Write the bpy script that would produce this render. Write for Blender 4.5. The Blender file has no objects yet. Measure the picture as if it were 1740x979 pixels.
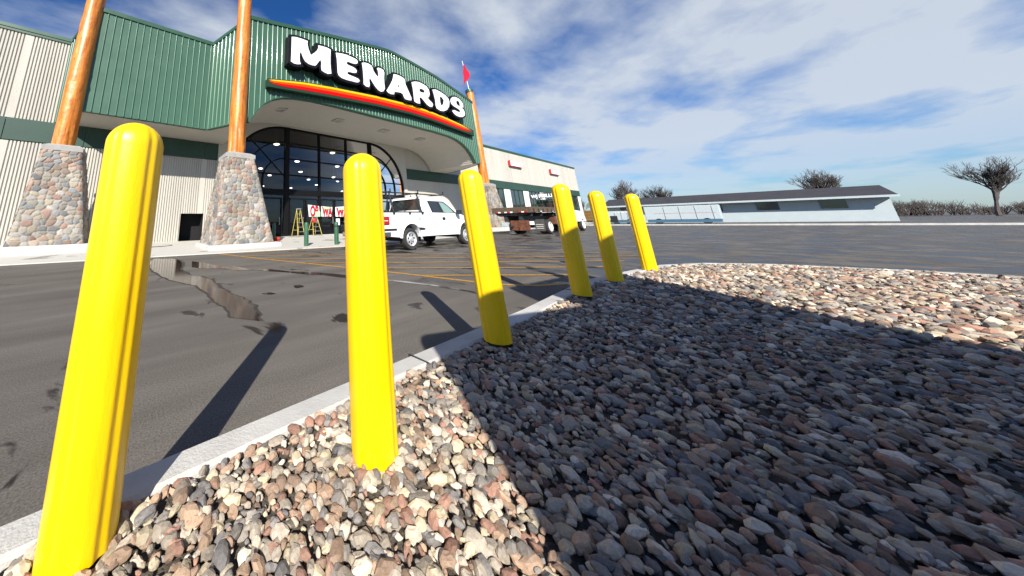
import bpy, math, random
import numpy as np
from mathutils import Vector, Matrix
R = math.radians
random.seed(7); rng = np.random.RandomState(11)
S = bpy.context.scene
COL = S.collection

# ------------------------------------------------------------------ camera
CAM_H = 1.05
LENS_PX = 482.38
pitch, roll = R(13.444), R(1.1362)
yaw = R(55.471)                       # building line lies this far right of the view axis
ex = (math.sin(yaw), math.cos(yaw)); ey = (-math.cos(yaw), math.sin(yaw))
right = Vector((ex[0], ey[0], 0)); fwdh = Vector((ex[1], ey[1], 0)); upv = Vector((0, 0, 1))
fwd = fwdh*math.cos(pitch) + upv*math.sin(pitch)
up = upv*math.cos(pitch) - fwdh*math.sin(pitch)
un = Vector((-math.sin(roll), -math.cos(roll)))      # image up in pixels (y down)
rr = Vector((math.cos(roll), -math.sin(roll)))       # image right
ix = right*rr.x + up*un.x
iy = right*(-rr.y) + up*(-un.y)
cam = bpy.data.objects.new('camera', bpy.data.cameras.new('camera')); COL.objects.link(cam)
m = Matrix((ix, iy, -fwd)).transposed().to_4x4(); m.translation = Vector((0, 0, CAM_H))
cam.matrix_world = m
cam.data.sensor_width = 36; cam.data.sensor_fit = 'HORIZONTAL'
cam.data.lens = LENS_PX/1740*36
cam.data.shift_x = (870-560)/1740; cam.data.shift_y = -(489.5-262.5)/1740
cam.data.clip_start = 0.05; cam.data.clip_end = 5000
S.camera = cam
S.render.resolution_x = 1024; S.render.resolution_y = 576

# ------------------------------------------------------------------ world, sun, exposure
SUN_EL, SUN_AZ = 32.8, 40.0           # shadows run 40 degrees right of +Y
sunvec = Vector((-math.sin(R(SUN_AZ))*math.cos(R(SUN_EL)), -math.cos(R(SUN_AZ))*math.cos(R(SUN_EL)), math.sin(R(SUN_EL))))
W = bpy.data.worlds.new('World'); S.world = W; W.use_nodes = True
nt = W.node_tree; nt.nodes.clear()
def N(t, typ, **kw):
    n = t.nodes.new(typ)
    for k, v in kw.items():
        if k.startswith('i_'):
            key = k[2:]; n.inputs[int(key) if key.isdigit() else key.replace('_', ' ')].default_value = v
        else: setattr(n, k, v)
    return n
def L(t, a, b): t.links.new(a, b)
def ramp(t, pts, interp='LINEAR'):
    n = t.nodes.new('ShaderNodeValToRGB'); cr = n.color_ramp; cr.interpolation = interp
    while len(cr.elements) < len(pts): cr.elements.new(0.5)
    for e, (p, c) in zip(cr.elements, pts):
        e.position = p; e.color = (c[0], c[1], c[2], 1) if hasattr(c, '__len__') else (c, c, c, 1)
    return n
sky = N(nt, 'ShaderNodeTexSky', sky_type='NISHITA', sun_disc=False, sun_elevation=R(SUN_EL),
        sun_rotation=math.atan2(sunvec.x, sunvec.y), air_density=1.0, dust_density=0.4, ozone_density=2.5)
tc = N(nt, 'ShaderNodeTexCoord'); sep = N(nt, 'ShaderNodeSeparateXYZ'); L(nt, tc.outputs['Generated'], sep.inputs[0])
zz = N(nt, 'ShaderNodeMath', operation='MAXIMUM', i_1=0.0); L(nt, sep.outputs['Z'], zz.inputs[0])
za = N(nt, 'ShaderNodeMath', operation='ADD', i_1=0.09); L(nt, zz.outputs[0], za.inputs[0])
dx = N(nt, 'ShaderNodeMath', operation='DIVIDE'); L(nt, sep.outputs['X'], dx.inputs[0]); L(nt, za.outputs[0], dx.inputs[1])
dy = N(nt, 'ShaderNodeMath', operation='DIVIDE'); L(nt, sep.outputs['Y'], dy.inputs[0]); L(nt, za.outputs[0], dy.inputs[1])
cmb = N(nt, 'ShaderNodeCombineXYZ'); L(nt, dx.outputs[0], cmb.inputs[0]); L(nt, dy.outputs[0], cmb.inputs[1])
mp = N(nt, 'ShaderNodeMapping'); L(nt, cmb.outputs[0], mp.inputs[0])
mp.inputs['Location'].default_value = (5.1, 2.6, 0); mp.inputs['Rotation'].default_value = (0, 0, R(25)); mp.inputs['Scale'].default_value = (0.8, 1.35, 1)
n1 = N(nt, 'ShaderNodeTexNoise', i_Scale=1.25, i_Detail=7.0, i_Roughness=0.45, i_Distortion=0.25); L(nt, mp.outputs[0], n1.inputs['Vector'])
n2 = N(nt, 'ShaderNodeTexNoise', i_Scale=4.5, i_Detail=6.0, i_Roughness=0.6, i_Distortion=0.2); L(nt, mp.outputs[0], n2.inputs['Vector'])
mixn = N(nt, 'ShaderNodeMath', operation='MULTIPLY_ADD', i_1=0.28); L(nt, n2.outputs['Fac'], mixn.inputs[0]); L(nt, n1.outputs['Fac'], mixn.inputs[2])
bias0 = N(nt, 'ShaderNodeMath', operation='MULTIPLY_ADD', i_1=0.19)       # more cloud towards +X (down the parking lot), less overhead
L(nt, sep.outputs['X'], bias0.inputs[0]); L(nt, mixn.outputs[0], bias0.inputs[2])
bias = N(nt, 'ShaderNodeMath', operation='MULTIPLY_ADD', i_1=-0.20); L(nt, zz.outputs[0], bias.inputs[0]); L(nt, bias0.outputs[0], bias.inputs[2])
cl = ramp(nt, [(0.53, 0.0), (0.66, 0.38), (0.82, 0.92)]); L(nt, bias.outputs[0], cl.inputs[0])
hz = ramp(nt, [(0.0, 0.35), (0.16, 0.9), (1.0, 1.0)]); L(nt, zz.outputs[0], hz.inputs[0])
clm = N(nt, 'ShaderNodeMath', operation='MULTIPLY'); L(nt, cl.outputs[0], clm.inputs[0]); L(nt, hz.outputs[0], clm.inputs[1])
hsv = N(nt, 'ShaderNodeHueSaturation', i_Saturation=1.25, i_Value=1.0); L(nt, sky.outputs[0], hsv.inputs['Color'])
tint = N(nt, 'ShaderNodeMixRGB', blend_type='MULTIPLY', i_0=1.0, i_2=(0.80, 1.12, 1.55, 1)); L(nt, hsv.outputs[0], tint.inputs[1])
mc = N(nt, 'ShaderNodeMixRGB'); L(nt, clm.outputs[0], mc.inputs[0]); L(nt, tint.outputs[0], mc.inputs[1])
mc.inputs[2].default_value = (8.3, 9.0, 9.8, 1)
bg = N(nt, 'ShaderNodeBackground', i_Strength=0.051); L(nt, mc.outputs[0], bg.inputs[0])
out = N(nt, 'ShaderNodeOutputWorld'); L(nt, bg.outputs[0], out.inputs[0])
sun = bpy.data.objects.new('sun', bpy.data.lights.new('sun', 'SUN')); COL.objects.link(sun)
sun.data.energy = 5.0; sun.data.angle = R(0.53); sun.data.color = (1.0, 0.95, 0.86)
sun.rotation_euler = sunvec.to_track_quat('Z', 'Y').to_euler()
S.view_settings.view_transform = 'Standard'; S.view_settings.look = 'None'
S.view_settings.exposure = 0.72; S.view_settings.gamma = 1; S.view_settings.use_curve_mapping = False

# ------------------------------------------------------------------ materials
MATS = {}
def mat(name, col, rough=0.6, metal=0.0, noise=0.0, nscale=8.0, bump=0.0, bscale=40.0, coat=0.0, spec=0.5, emit=None, estr=0.0, nvec=(1, 1, 1), det=5.0):
    m = bpy.data.materials.new(name); m.use_nodes = True; t = m.node_tree; b = t.nodes['Principled BSDF']
    b.inputs['Roughness'].default_value = rough; b.inputs['Metallic'].default_value = metal
    b.inputs['Coat Weight'].default_value = coat; b.inputs['Coat Roughness'].default_value = 0.12
    b.inputs['Specular IOR Level'].default_value = spec
    b.inputs['Base Color'].default_value = (*col, 1)
    if emit: b.inputs['Emission Color'].default_value = (*emit, 1); b.inputs['Emission Strength'].default_value = estr
    tcn = N(t, 'ShaderNodeTexCoord'); mpn = N(t, 'ShaderNodeMapping'); mpn.inputs['Scale'].default_value = nvec
    g = N(t, 'ShaderNodeNewGeometry'); L(t, g.outputs['Position'], mpn.inputs[0])
    if noise:
        n = N(t, 'ShaderNodeTexNoise', i_Scale=nscale, i_Detail=det, i_Roughness=0.6); L(t, mpn.outputs[0], n.inputs['Vector'])
        r = ramp(t, [(0.3, [max(0, c*(1-noise)) for c in col]), (0.7, [min(1, c*(1+noise)) for c in col])])
        L(t, n.outputs['Fac'], r.inputs[0]); L(t, r.outputs[0], b.inputs['Base Color'])
        rr_ = N(t, 'ShaderNodeMapRange'); rr_.inputs[3].default_value = max(0.02, rough-0.1); rr_.inputs[4].default_value = min(1, rough+0.12)
        L(t, n.outputs['Fac'], rr_.inputs[0]); L(t, rr_.outputs[0], b.inputs['Roughness'])
    if bump:
        n = N(t, 'ShaderNodeTexNoise', i_Scale=bscale, i_Detail=4.0); L(t, mpn.outputs[0], n.inputs['Vector'])
        bp = N(t, 'ShaderNodeBump', i_Strength=bump, i_Distance=0.02); L(t, n.outputs['Fac'], bp.inputs['Height']); L(t, bp.outputs[0], b.inputs['Normal'])
    MATS[name] = m; return m
M = MATS
mat('yellow_plastic', (0.88, 0.56, 0.0), 0.36, noise=0.06, nscale=14, coat=0.15, bump=0.08, bscale=160, nvec=(1, 1, 0.25))
mat('yellow_dirty', (0.88, 0.56, 0.0), 0.32, noise=0.03, nscale=3, coat=0.2, bump=0.05, bscale=220)
mat('green_steel', (0.041, 0.108, 0.066), 0.42, noise=0.06, nscale=1.5, coat=0.15)
mat('green_seam', (0.09, 0.20, 0.135), 0.36, metal=0.0, coat=0.7, spec=0.8)  # lighter than the panels: sun glint along the seams put into the colour
mat('green_trim', (0.026, 0.080, 0.046), 0.4, noise=0.05, nscale=2)
mat('green_shaded', (0.014, 0.045, 0.028), 0.6, spec=0.2)  # stripe box green, darkened to carry its shade in the colour
mat('green_band', (0.022, 0.060, 0.043), 0.6, noise=0.18, nscale=0.8, bump=0.1)
mat('green_bollard', (0.028, 0.10, 0.052), 0.35, coat=0.3, noise=0.08)
mat('concrete_rib', (0.50, 0.475, 0.42), 0.85, noise=0.13, nscale=0.9, nvec=(1, 1, 0.12), bump=0.55, bscale=45)
mat('concrete_wing', (0.46, 0.44, 0.39), 0.85, noise=0.10, nscale=0.5, nvec=(1, 1, 0.08), bump=0.4, bscale=40)
mat('concrete_smooth', (0.53, 0.51, 0.45), 0.8, noise=0.05, nscale=1.3, nvec=(1, 1, 0.2), bump=0.1)
mat('white_siding', (0.48, 0.455, 0.405), 0.6, noise=0.03, nscale=2)
mat('white_surround', (0.48, 0.46, 0.41), 0.7, noise=0.03, nscale=2)
mat('black_frame', (0.006, 0.006, 0.007), 0.6, spec=0.15)
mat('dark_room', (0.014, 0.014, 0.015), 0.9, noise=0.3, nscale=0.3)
mat('dark_hole', (0.006, 0.006, 0.006), 0.8)
mat('letter_white', (0.86, 0.86, 0.88), 0.35)
mat('letter_black', (0.006, 0.006, 0.009), 0.55, spec=0.2)
mat('stripe_yellow', (0.85, 0.48, 0.0), 0.5, spec=0.2); mat('stripe_orange', (0.75, 0.075, 0.0), 0.5, spec=0.2); mat('stripe_red', (0.55, 0.0, 0.0), 0.5, spec=0.2)
mat('lamp_glow', (1, 1, 1), 0.5, emit=(1.0, 0.97, 0.88), estr=9.0)
mat('lamp_warm', (1, 1, 1), 0.5, emit=(1.0, 0.93, 0.6), estr=5.0)
mat('lamp_metal', (0.5, 0.5, 0.45), 0.4, metal=0.6)
mat('curb_white', (0.50, 0.485, 0.45), 0.85, noise=0.16, nscale=2.6, bump=0.25, bscale=90)
mat('white_paint', (0.82, 0.83, 0.84), 0.25, coat=0.6, noise=0.02, nscale=1)
mat('tyre', (0.028, 0.027, 0.026), 0.85, bump=0.4, bscale=60, noise=0.3, nscale=9)
mat('alloy', (0.66, 0.67, 0.69), 0.35, metal=0.55)
mat('chrome', (0.7, 0.7, 0.7), 0.15, metal=1.0)
mat('black_plastic', (0.02, 0.02, 0.022), 0.5)
mat('black_gap', (0.004, 0.004, 0.004), 0.9)
mat('red_lens', (0.40, 0.01, 0.012), 0.15, coat=0.8)
mat('white_lens', (0.8, 0.78, 0.74), 0.15, coat=0.8)
mat('car_glass', (0.015, 0.02, 0.022), 0.05, coat=1.0)
mat('green_glass', (0.22, 0.34, 0.29), 0.06, coat=1.0)
mat('decal_gold', (0.74, 0.71, 0.55), 0.4); mat('decal_grey', (0.62, 0.66, 0.70), 0.4)
mat('weathered_wood', (0.095, 0.066, 0.042), 0.85, noise=0.5, nscale=3.0, nvec=(6, 6, 1), bump=0.5)
mat('rusty_steel', (0.13, 0.045, 0.022), 0.8, noise=0.55, nscale=5, bump=0.3)
mat('dark_steel', (0.03, 0.03, 0.03), 0.6, noise=0.3, nscale=6)
mat('mud_flap', (0.07, 0.07, 0.065), 0.7, noise=0.3, nscale=7)
mat('roof_dark', (0.035, 0.033, 0.038), 0.8, noise=0.25, nscale=1.0)
mat('far_white', (0.42, 0.48, 0.50), 0.6, noise=0.04, nscale=1)
mat('far_blue', (0.05, 0.13, 0.21), 0.6)
mat('lumber', (0.26, 0.14, 0.035), 0.8, noise=0.4, nscale=2.5, nvec=(1, 1, 8))
mat('bark', (0.07, 0.058, 0.052), 0.9, noise=0.25, nscale=6)
mat('cap_grey', (0.33, 0.32, 0.30), 0.85, noise=0.12, nscale=5, bump=0.4)
mat('damp', (0.040, 0.034, 0.029), 0.6, noise=0.3, nscale=20, bump=0.3, bscale=120)
mat('flag_red', (0.55, 0.006, 0.03), 0.6)
mat('red_pot', (0.62, 0.045, 0.01), 0.5)
mat('ladder_yellow', (0.50, 0.40, 0.08), 0.45)
mat('aluminium', (0.5, 0.5, 0.5), 0.4, metal=0.7)
mat('banner_white', (0.80, 0.80, 0.78), 0.5); mat('banner_red', (0.38, 0.01, 0.02), 0.5); mat('banner_green', (0.42, 0.70, 0.36), 0.5)
mat('balloon_red', (0.65, 0.03, 0.04), 0.35)
mat('sign_red', (0.55, 0.02, 0.02), 0.4); mat('sign_text', (0.55, 0.30, 0.29), 0.5)
mat('gravel_base', (0.085, 0.07, 0.055), 0.95, noise=0.3, nscale=30, bump=0.6, bscale=70)
mat('pier_white', (0.72, 0.71, 0.68), 0.7, noise=0.04, nscale=2)
mat('brown_goods', (0.13, 0.07, 0.03), 0.7, noise=0.4, nscale=3)
mat('orange_varnish_cap', (0.06, 0.16, 0.10), 0.4)

def glass_mat(name, tint, fac, rough=0.02):
    m = bpy.data.materials.new(name); m.use_nodes = True; t = m.node_tree; t.nodes.clear()
    o = N(t, 'ShaderNodeOutputMaterial'); mx = N(t, 'ShaderNodeMixShader'); tr = N(t, 'ShaderNodeBsdfTransparent'); gl = N(t, 'ShaderNodeBsdfGlossy', i_Roughness=rough)
    tr.inputs[0].default_value = (*tint, 1); gl.inputs[0].default_value = (0.95, 0.97, 1, 1)
    lw = N(t, 'ShaderNodeFresnel', i_IOR=1.5); ma = N(t, 'ShaderNodeMath', operation='MULTIPLY', i_1=fac); L(t, lw.outputs[0], ma.inputs[0])
    L(t, ma.outputs[0], mx.inputs[0]); L(t, tr.outputs[0], mx.inputs[1]); L(t, gl.outputs[0], mx.inputs[2]); L(t, mx.outputs[0], o.inputs[0])
    M[name] = m
glass_mat('store_glass', (0.55, 0.56, 0.58), 1.15)

# asphalt: dry grey with rolled streaks, dark wet patches and cracks
m = bpy.data.materials.new('asphalt'); m.use_nodes = True; t = m.node_tree; b = t.nodes['Principled BSDF']; M['asphalt'] = m
g = N(t, 'ShaderNodeNewGeometry')
mpA = N(t, 'ShaderNodeMapping'); L(t, g.outputs['Position'], mpA.inputs[0]); mpA.inputs['Rotation'].default_value = (0, 0, R(33)); mpA.inputs['Scale'].default_value = (0.22, 1.3, 1)
fine = N(t, 'ShaderNodeTexNoise', i_Scale=90.0, i_Detail=6.0, i_Roughness=0.7); L(t, g.outputs['Position'], fine.inputs['Vector'])
mid = N(t, 'ShaderNodeTexNoise', i_Scale=1.2, i_Detail=6.0, i_Roughness=0.6); L(t, mpA.outputs[0], mid.inputs['Vector'])
c1 = ramp(t, [(0.22, (0.076, 0.067, 0.057)), (0.5, (0.120, 0.107, 0.092)), (0.78, (0.175, 0.156, 0.134))]); L(t, mid.outputs['Fac'], c1.inputs[0])
c2 = ramp(t, [(0.32, 0.50), (0.5, 1.0), (0.68, 1.45)]); L(t, fine.outputs['Fac'], c2.inputs[0])
mm = N(t, 'ShaderNodeMixRGB', blend_type='MULTIPLY', i_0=1.0); L(t, c1.outputs[0], mm.inputs[1]); L(t, c2.outputs[0], mm.inputs[2])
mpW = N(t, 'ShaderNodeMapping'); L(t, g.outputs['Position'], mpW.inputs[0]); mpW.inputs['Rotation'].default_value = (0, 0, R(-58)); mpW.inputs['Scale'].default_value = (1.15, 0.62, 1)
mpW.inputs['Location'].default_value = (3.1, 0.4, 0)
wet = N(t, 'ShaderNodeTexNoise', i_Scale=1.5, i_Detail=5.0, i_Roughness=0.55, i_Distortion=0.5); L(t, mpW.outputs[0], wet.inputs['Vector'])
sx = N(t, 'ShaderNodeSeparateXYZ'); L(t, g.outputs['Position'], sx.inputs[0])
dry = N(t, 'ShaderNodeMapRange'); L(t, sx.outputs['X'], dry.inputs[0]); dry.inputs[1].default_value = 3.0; dry.inputs[2].default_value = 9.0; dry.inputs[3].default_value = -0.12; dry.inputs[4].default_value = 0.025
wa = N(t, 'ShaderNodeMath', operation='ADD'); L(t, wet.outputs['Fac'], wa.inputs[0]); L(t, dry.outputs[0], wa.inputs[1])
wr = ramp(t, [(0.515, 0.0), (0.54, 1.0)]); L(t, wa.outputs[0], wr.inputs[0])
wc = N(t, 'ShaderNodeMixRGB', i_2=(0.017, 0.014, 0.013, 1)); L(t, wr.outputs[0], wc.inputs[0]); L(t, mm.outputs[0], wc.inputs[1]); L(t, wc.outputs[0], b.inputs['Base Color'])
ro = N(t, 'ShaderNodeMapRange'); L(t, wr.outputs[0], ro.inputs[0]); b.inputs['Specular IOR Level'].default_value = 0.28; ro.inputs[3].default_value = 0.9; ro.inputs[4].default_value = 0.34; L(t, ro.outputs[0], b.inputs['Roughness'])
bp = N(t, 'ShaderNodeBump', i_Strength=0.35, i_Distance=0.006); L(t, fine.outputs['Fac'], bp.inputs['Height']); L(t, bp.outputs[0], b.inputs['Normal'])

def worn_paint(name, col):
    m = bpy.data.materials.new(name); m.use_nodes = True; t = m.node_tree; b = t.nodes['Principled BSDF']; M[name] = m
    g = N(t, 'ShaderNodeNewGeometry'); n = N(t, 'ShaderNodeTexNoise', i_Scale=26.0, i_Detail=6.0, i_Roughness=0.7); L(t, g.outputs['Position'], n.inputs['Vector'])
    r = ramp(t, [(0.34, [0.09, 0.08, 0.07]), (0.50, [c*0.75 for c in col]), (0.7, col)]); L(t, n.outputs['Fac'], r.inputs[0]); L(t, r.outputs[0], b.inputs['Base Color']); b.inputs['Roughness'].default_value = 0.7
worn_paint('line_yellow', (0.60, 0.30, 0.03))

# water film lying in the gutter dip
m = bpy.data.materials.new('puddle_water'); m.use_nodes = True; b = m.node_tree.nodes['Principled BSDF']; M['puddle_water'] = m
b.inputs['Base Color'].default_value = (0.040, 0.025, 0.018, 1); b.inputs['Roughness'].default_value = 0.09; b.inputs['Specular IOR Level'].default_value = 0.2
t = m.node_tree; n = N(t, 'ShaderNodeTexNoise', i_Scale=5.0, i_Detail=2.0); g = N(t, 'ShaderNodeNewGeometry'); L(t, g.outputs['Position'], n.inputs['Vector'])
bp = N(t, 'ShaderNodeBump', i_Strength=0.04, i_Distance=0.01); L(t, n.outputs['Fac'], bp.inputs['Height']); L(t, bp.outputs[0], b.inputs['Normal'])

# sidewalk concrete with damp stains
m = bpy.data.materials.new('sidewalk_concrete'); m.use_nodes = True; t = m.node_tree; b = t.nodes['Principled BSDF']; M['sidewalk_concrete'] = m
g = N(t, 'ShaderNodeNewGeometry'); n = N(t, 'ShaderNodeTexNoise', i_Scale=0.7, i_Detail=4.0, i_Roughness=0.55); L(t, g.outputs['Position'], n.inputs['Vector'])
f = N(t, 'ShaderNodeTexNoise', i_Scale=18.0, i_Detail=5.0); L(t, g.outputs['Position'], f.inputs['Vector'])
r = ramp(t, [(0.0, (0.50, 0.48, 0.43)), (0.60, (0.53, 0.51, 0.46)), (0.63, (0.24, 0.225, 0.20)), (1.0, (0.22, 0.205, 0.18))]); L(t, n.outputs['Fac'], r.inputs[0])
r2 = ramp(t, [(0.2, 0.88), (0.8, 1.08)]); L(t, f.outputs['Fac'], r2.inputs[0])
mm = N(t, 'ShaderNodeMixRGB', blend_type='MULTIPLY', i_0=1.0); L(t, r.outputs[0], mm.inputs[1]); L(t, r2.outputs[0], mm.inputs[2]); L(t, mm.outputs[0], b.inputs['Base Color']); b.inputs['Roughness'].default_value = 0.8

# varnished peeled log
m = bpy.data.materials.new('varnished_log'); m.use_nodes = True; t = m.node_tree; b = t.nodes['Principled BSDF']; M['varnished_log'] = m
tcn = N(t, 'ShaderNodeTexCoord'); mpn = N(t, 'ShaderNodeMapping'); L(t, tcn.outputs['Object'], mpn.inputs[0]); mpn.inputs['Scale'].default_value = (1, 1, 0.12)
n = N(t, 'ShaderNodeTexNoise', i_Scale=7.0, i_Detail=6.0, i_Roughness=0.6, i_Distortion=0.8); L(t, mpn.outputs[0], n.inputs['Vector'])
r = ramp(t, [(0.24, (0.20, 0.035, 0.003)), (0.42, (0.50, 0.13, 0.008)), (0.60, (0.66, 0.23, 0.02)), (0.8, (0.72, 0.33, 0.06))]); L(t, n.outputs['Fac'], r.inputs[0])
v = N(t, 'ShaderNodeTexVoronoi', i_Scale=2.4); mp2 = N(t, 'ShaderNodeMapping'); L(t, tcn.outputs['Object'], mp2.inputs[0]); mp2.inputs['Scale'].default_value = (1.4, 1.4, 0.8); L(t, mp2.outputs[0], v.inputs['Vector'])
kr = ramp(t, [(0.05, 1.0), (0.13, 0.0)]); L(t, v.outputs['Distance'], kr.inputs[0])
km = N(t, 'ShaderNodeMixRGB', i_2=(0.16, 0.03, 0.006, 1)); L(t, kr.outputs[0], km.inputs[0]); L(t, r.outputs[0], km.inputs[1]); L(t, km.outputs[0], b.inputs['Base Color'])
b.inputs['Roughness'].default_value = 0.5; b.inputs['Coat Weight'].default_value = 0.4; b.inputs['Coat Roughness'].default_value = 0.35
n3 = N(t, 'ShaderNodeTexNoise', i_Scale=5.0, i_Detail=5.0); L(t, tcn.outputs['Object'], n3.inputs['Vector'])
bp = N(t, 'ShaderNodeBump', i_Strength=0.5, i_Distance=0.06); L(t, n3.outputs['Fac'], bp.inputs['Height']); L(t, bp.outputs[0], b.inputs['Normal'])

def attr_mat(name, rough, bump, bscale):
    m = bpy.data.materials.new(name); m.use_nodes = True; t = m.node_tree; b = t.nodes['Principled BSDF']; M[name] = m
    a = N(t, 'ShaderNodeAttribute', attribute_name='stone'); g = N(t, 'ShaderNodeNewGeometry')
    n = N(t, 'ShaderNodeTexNoise', i_Scale=bscale, i_Detail=5.0, i_Roughness=0.7); L(t, g.outputs['Position'], n.inputs['Vector'])
    r = ramp(t, [(0.25, 0.72), (0.75, 1.2)]); L(t, n.outputs['Fac'], r.inputs[0])
    mm = N(t, 'ShaderNodeMixRGB', blend_type='MULTIPLY', i_0=1.0); L(t, a.outputs['Color'], mm.inputs[1]); L(t, r.outputs[0], mm.inputs[2]); L(t, mm.outputs[0], b.inputs['Base Color'])
    b.inputs['Roughness'].default_value = rough
    bp = N(t, 'ShaderNodeBump', i_Strength=bump, i_Distance=0.01); L(t, n.outputs['Fac'], bp.inputs['Height']); L(t, bp.outputs[0], b.inputs['Normal'])
attr_mat('fieldstone', 0.8, 0.5, 22.0); attr_mat('pebble', 0.8, 0.3, 120.0)

# ------------------------------------------------------------------ mesh helpers
class MB:
    def __init__(s): s.v = []; s.f = []; s.mi = []; s.mats = []; s.cur = 0
    def use(s, mname):
        if mname not in s.mats: s.mats.append(mname)
        s.cur = s.mats.index(mname); return s
    def add(s, vs, fs):
        o = len(s.v); s.v += [tuple(v) for v in vs]
        for f in fs: s.f.append([i+o for i in f]); s.mi.append(s.cur)
        return s
    def box(s, x0, x1, y0, y1, z0, z1):
        return s.add([(x0,y0,z0),(x1,y0,z0),(x1,y1,z0),(x0,y1,z0),(x0,y0,z1),(x1,y0,z1),(x1,y1,z1),(x0,y1,z1)],
                     [(0,3,2,1),(4,5,6,7),(0,1,5,4),(1,2,6,5),(2,3,7,6),(3,0,4,7)])
    def hexa(s, p): return s.add(p, [(0,3,2,1),(4,5,6,7),(0,1,5,4),(1,2,6,5),(2,3,7,6),(3,0,4,7)])
    def prism(s, poly, f0, f1):                 # poly of 2D points; f0/f1 map a 2D point to the near/far 3D point
        n = len(poly); a = [f0(p) for p in poly]; c = [f1(p) for p in poly]
        return s.add(a+c, [list(range(n))[::-1], list(range(n, 2*n))] + [(i, (i+1) % n, n+(i+1) % n, n+i) for i in range(n)])
    def tube(s, a, b, r0, r1=None, n=10, caps=True):
        a = Vector(a); b = Vector(b); r1 = r0 if r1 is None else r1
        d = (b-a).normalized(); u = d.orthogonal().normalized(); w = d.cross(u)
        vs = []
        for c, r in ((a, r0), (b, r1)):
            for i in range(n):
                t = 2*math.pi*i/n; vs.append(c + u*math.cos(t)*r + w*math.sin(t)*r)
        fs = [(i, (i+1) % n, n+(i+1) % n, n+i) for i in range(n)]
        if caps: fs += [list(range(n))[::-1], list(range(n, 2*n))]
        return s.add(vs, fs)
    def lathe(s, prof, origin=(0,0,0), axis='z', n=24, rf=None, caps=True):
        o = Vector(origin); vs = []
        for (r, h) in prof:
            for i in range(n):
                t = 2*math.pi*i/n; k = rf(t, h) if rf else 1.0
                x, y = r*k*math.cos(t), r*k*math.sin(t)
                vs.append(o + (Vector((x, y, h)) if axis == 'z' else Vector((x, h, y)) if axis == 'y' else Vector((h, x, y))))
        fs = []
        for j in range(len(prof)-1):
            for i in range(n): fs.append((j*n+i, j*n+(i+1) % n, (j+1)*n+(i+1) % n, (j+1)*n+i))
        k = (len(prof)-1)*n
        if caps: fs.append(list(range(n))[::-1]); fs.append(list(range(k, k+n)))
        return s.add(vs, fs)
    def build(s, name, mname=None, parent=None, smooth=False, bevel=0, fix=True, loc=None):
        me = bpy.data.meshes.new(name); vs = s.v
        if loc: vs = [(v[0]-loc[0], v[1]-loc[1], v[2]-loc[2]) for v in vs]
        me.from_pydata(vs, [], s.f)
        if mname and not s.mats: me.materials.append(M[mname])
        for q in s.mats: me.materials.append(M[q])
        if s.mats: me.polygons.foreach_set('material_index', s.mi)
        if fix:
            import bmesh
            b = bmesh.new(); b.from_mesh(me); bmesh.ops.recalc_face_normals(b, faces=b.faces); b.to_mesh(me); b.free()
        if smooth: me.polygons.foreach_set('use_smooth', [True]*len(me.polygons))
        o = bpy.data.objects.new(name, me); COL.objects.link(o)
        if loc: o.location = loc
        if parent:
            o.parent = parent
            o.location = Vector(loc) - Vector(parent.location) if loc else (0, 0, 0)
        if bevel:
            md = o.modifiers.new('bevel', 'BEVEL'); md.width = bevel; md.segments = 2; md.limit_method = 'ANGLE'; md.angle_limit = R(35)
        if smooth:
            try: me.set_sharp_from_angle(angle=R(40))
            except Exception: pass
        return o
def thing(name, label, cat, loc=(0,0,0), group=None):
    o = bpy.data.objects.new(name, None); COL.objects.link(o); o.location = loc; o.empty_display_size = 0.2
    o['label'] = label; o['category'] = cat
    if group: o['group'] = group
    return o
def tag(o, label, cat, group=None):
    o['label'] = label; o['category'] = cat
    if group: o['group'] = group
    return o
def struct(o, kind='structure'): o['kind'] = kind; return o
def copy_thing(o, loc, label=None):
    c = o.copy(); COL.objects.link(c); c.location = loc
    if label: c['label'] = label
    for ch in o.children:
        d = ch.copy(); COL.objects.link(d); d.parent = c
        for g2 in ch.children:
            e = g2.copy(); COL.objects.link(e); e.parent = d
    return c
def curve_mesh(loops, y0, y1, offset=0.0, bev=0.0, smoothloops=True):
    """Filled outline (X,Z points, first loop outer) given real thickness from y0 (front) to y1 (back)."""
    cu = bpy.data.curves.new('tmp', 'CURVE'); cu.dimensions = '2D'; cu.fill_mode = 'BOTH'
    cu.extrude = (y1-y0)/2; cu.offset = offset
    for lp in loops:
        if smoothloops:
            sp = cu.splines.new('BEZIER'); sp.bezier_points.add(len(lp)-1)
            for q, p in zip(sp.bezier_points, lp):
                q.co = (p[0], p[1], 0); q.handle_left_type = q.handle_right_type = 'AUTO'
            n = len(lp)
            for i in range(n):                   # keep sharp corners sharp
                a, b_, c_ = Vector(lp[i-1]), Vector(lp[i]), Vector(lp[(i+1) % n])
                if (b_-a).length > 1e-6 and (c_-b_).length > 1e-6 and (b_-a).angle(c_-b_) > R(62):
                    sp.bezier_points[i].handle_left_type = sp.bezier_points[i].handle_right_type = 'VECTOR'
            sp.resolution_u = 4
        else:
            sp = cu.splines.new('POLY'); sp.points.add(len(lp)-1)
            for q, p in zip(sp.points, lp): q.co = (p[0], p[1], 0, 1)
        sp.use_cyclic_u = True
    ob = bpy.data.objects.new('tmp', cu); me = bpy.data.meshes.new_from_object(ob)
    ym = (y0+y1)/2
    vs = [(v.co.x, ym-v.co.z, v.co.y) for v in me.vertices]; fs = [list(p.vertices) for p in me.polygons]
    bpy.data.objects.remove(ob); bpy.data.curves.remove(cu); bpy.data.meshes.remove(me)
    return vs, fs
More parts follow.
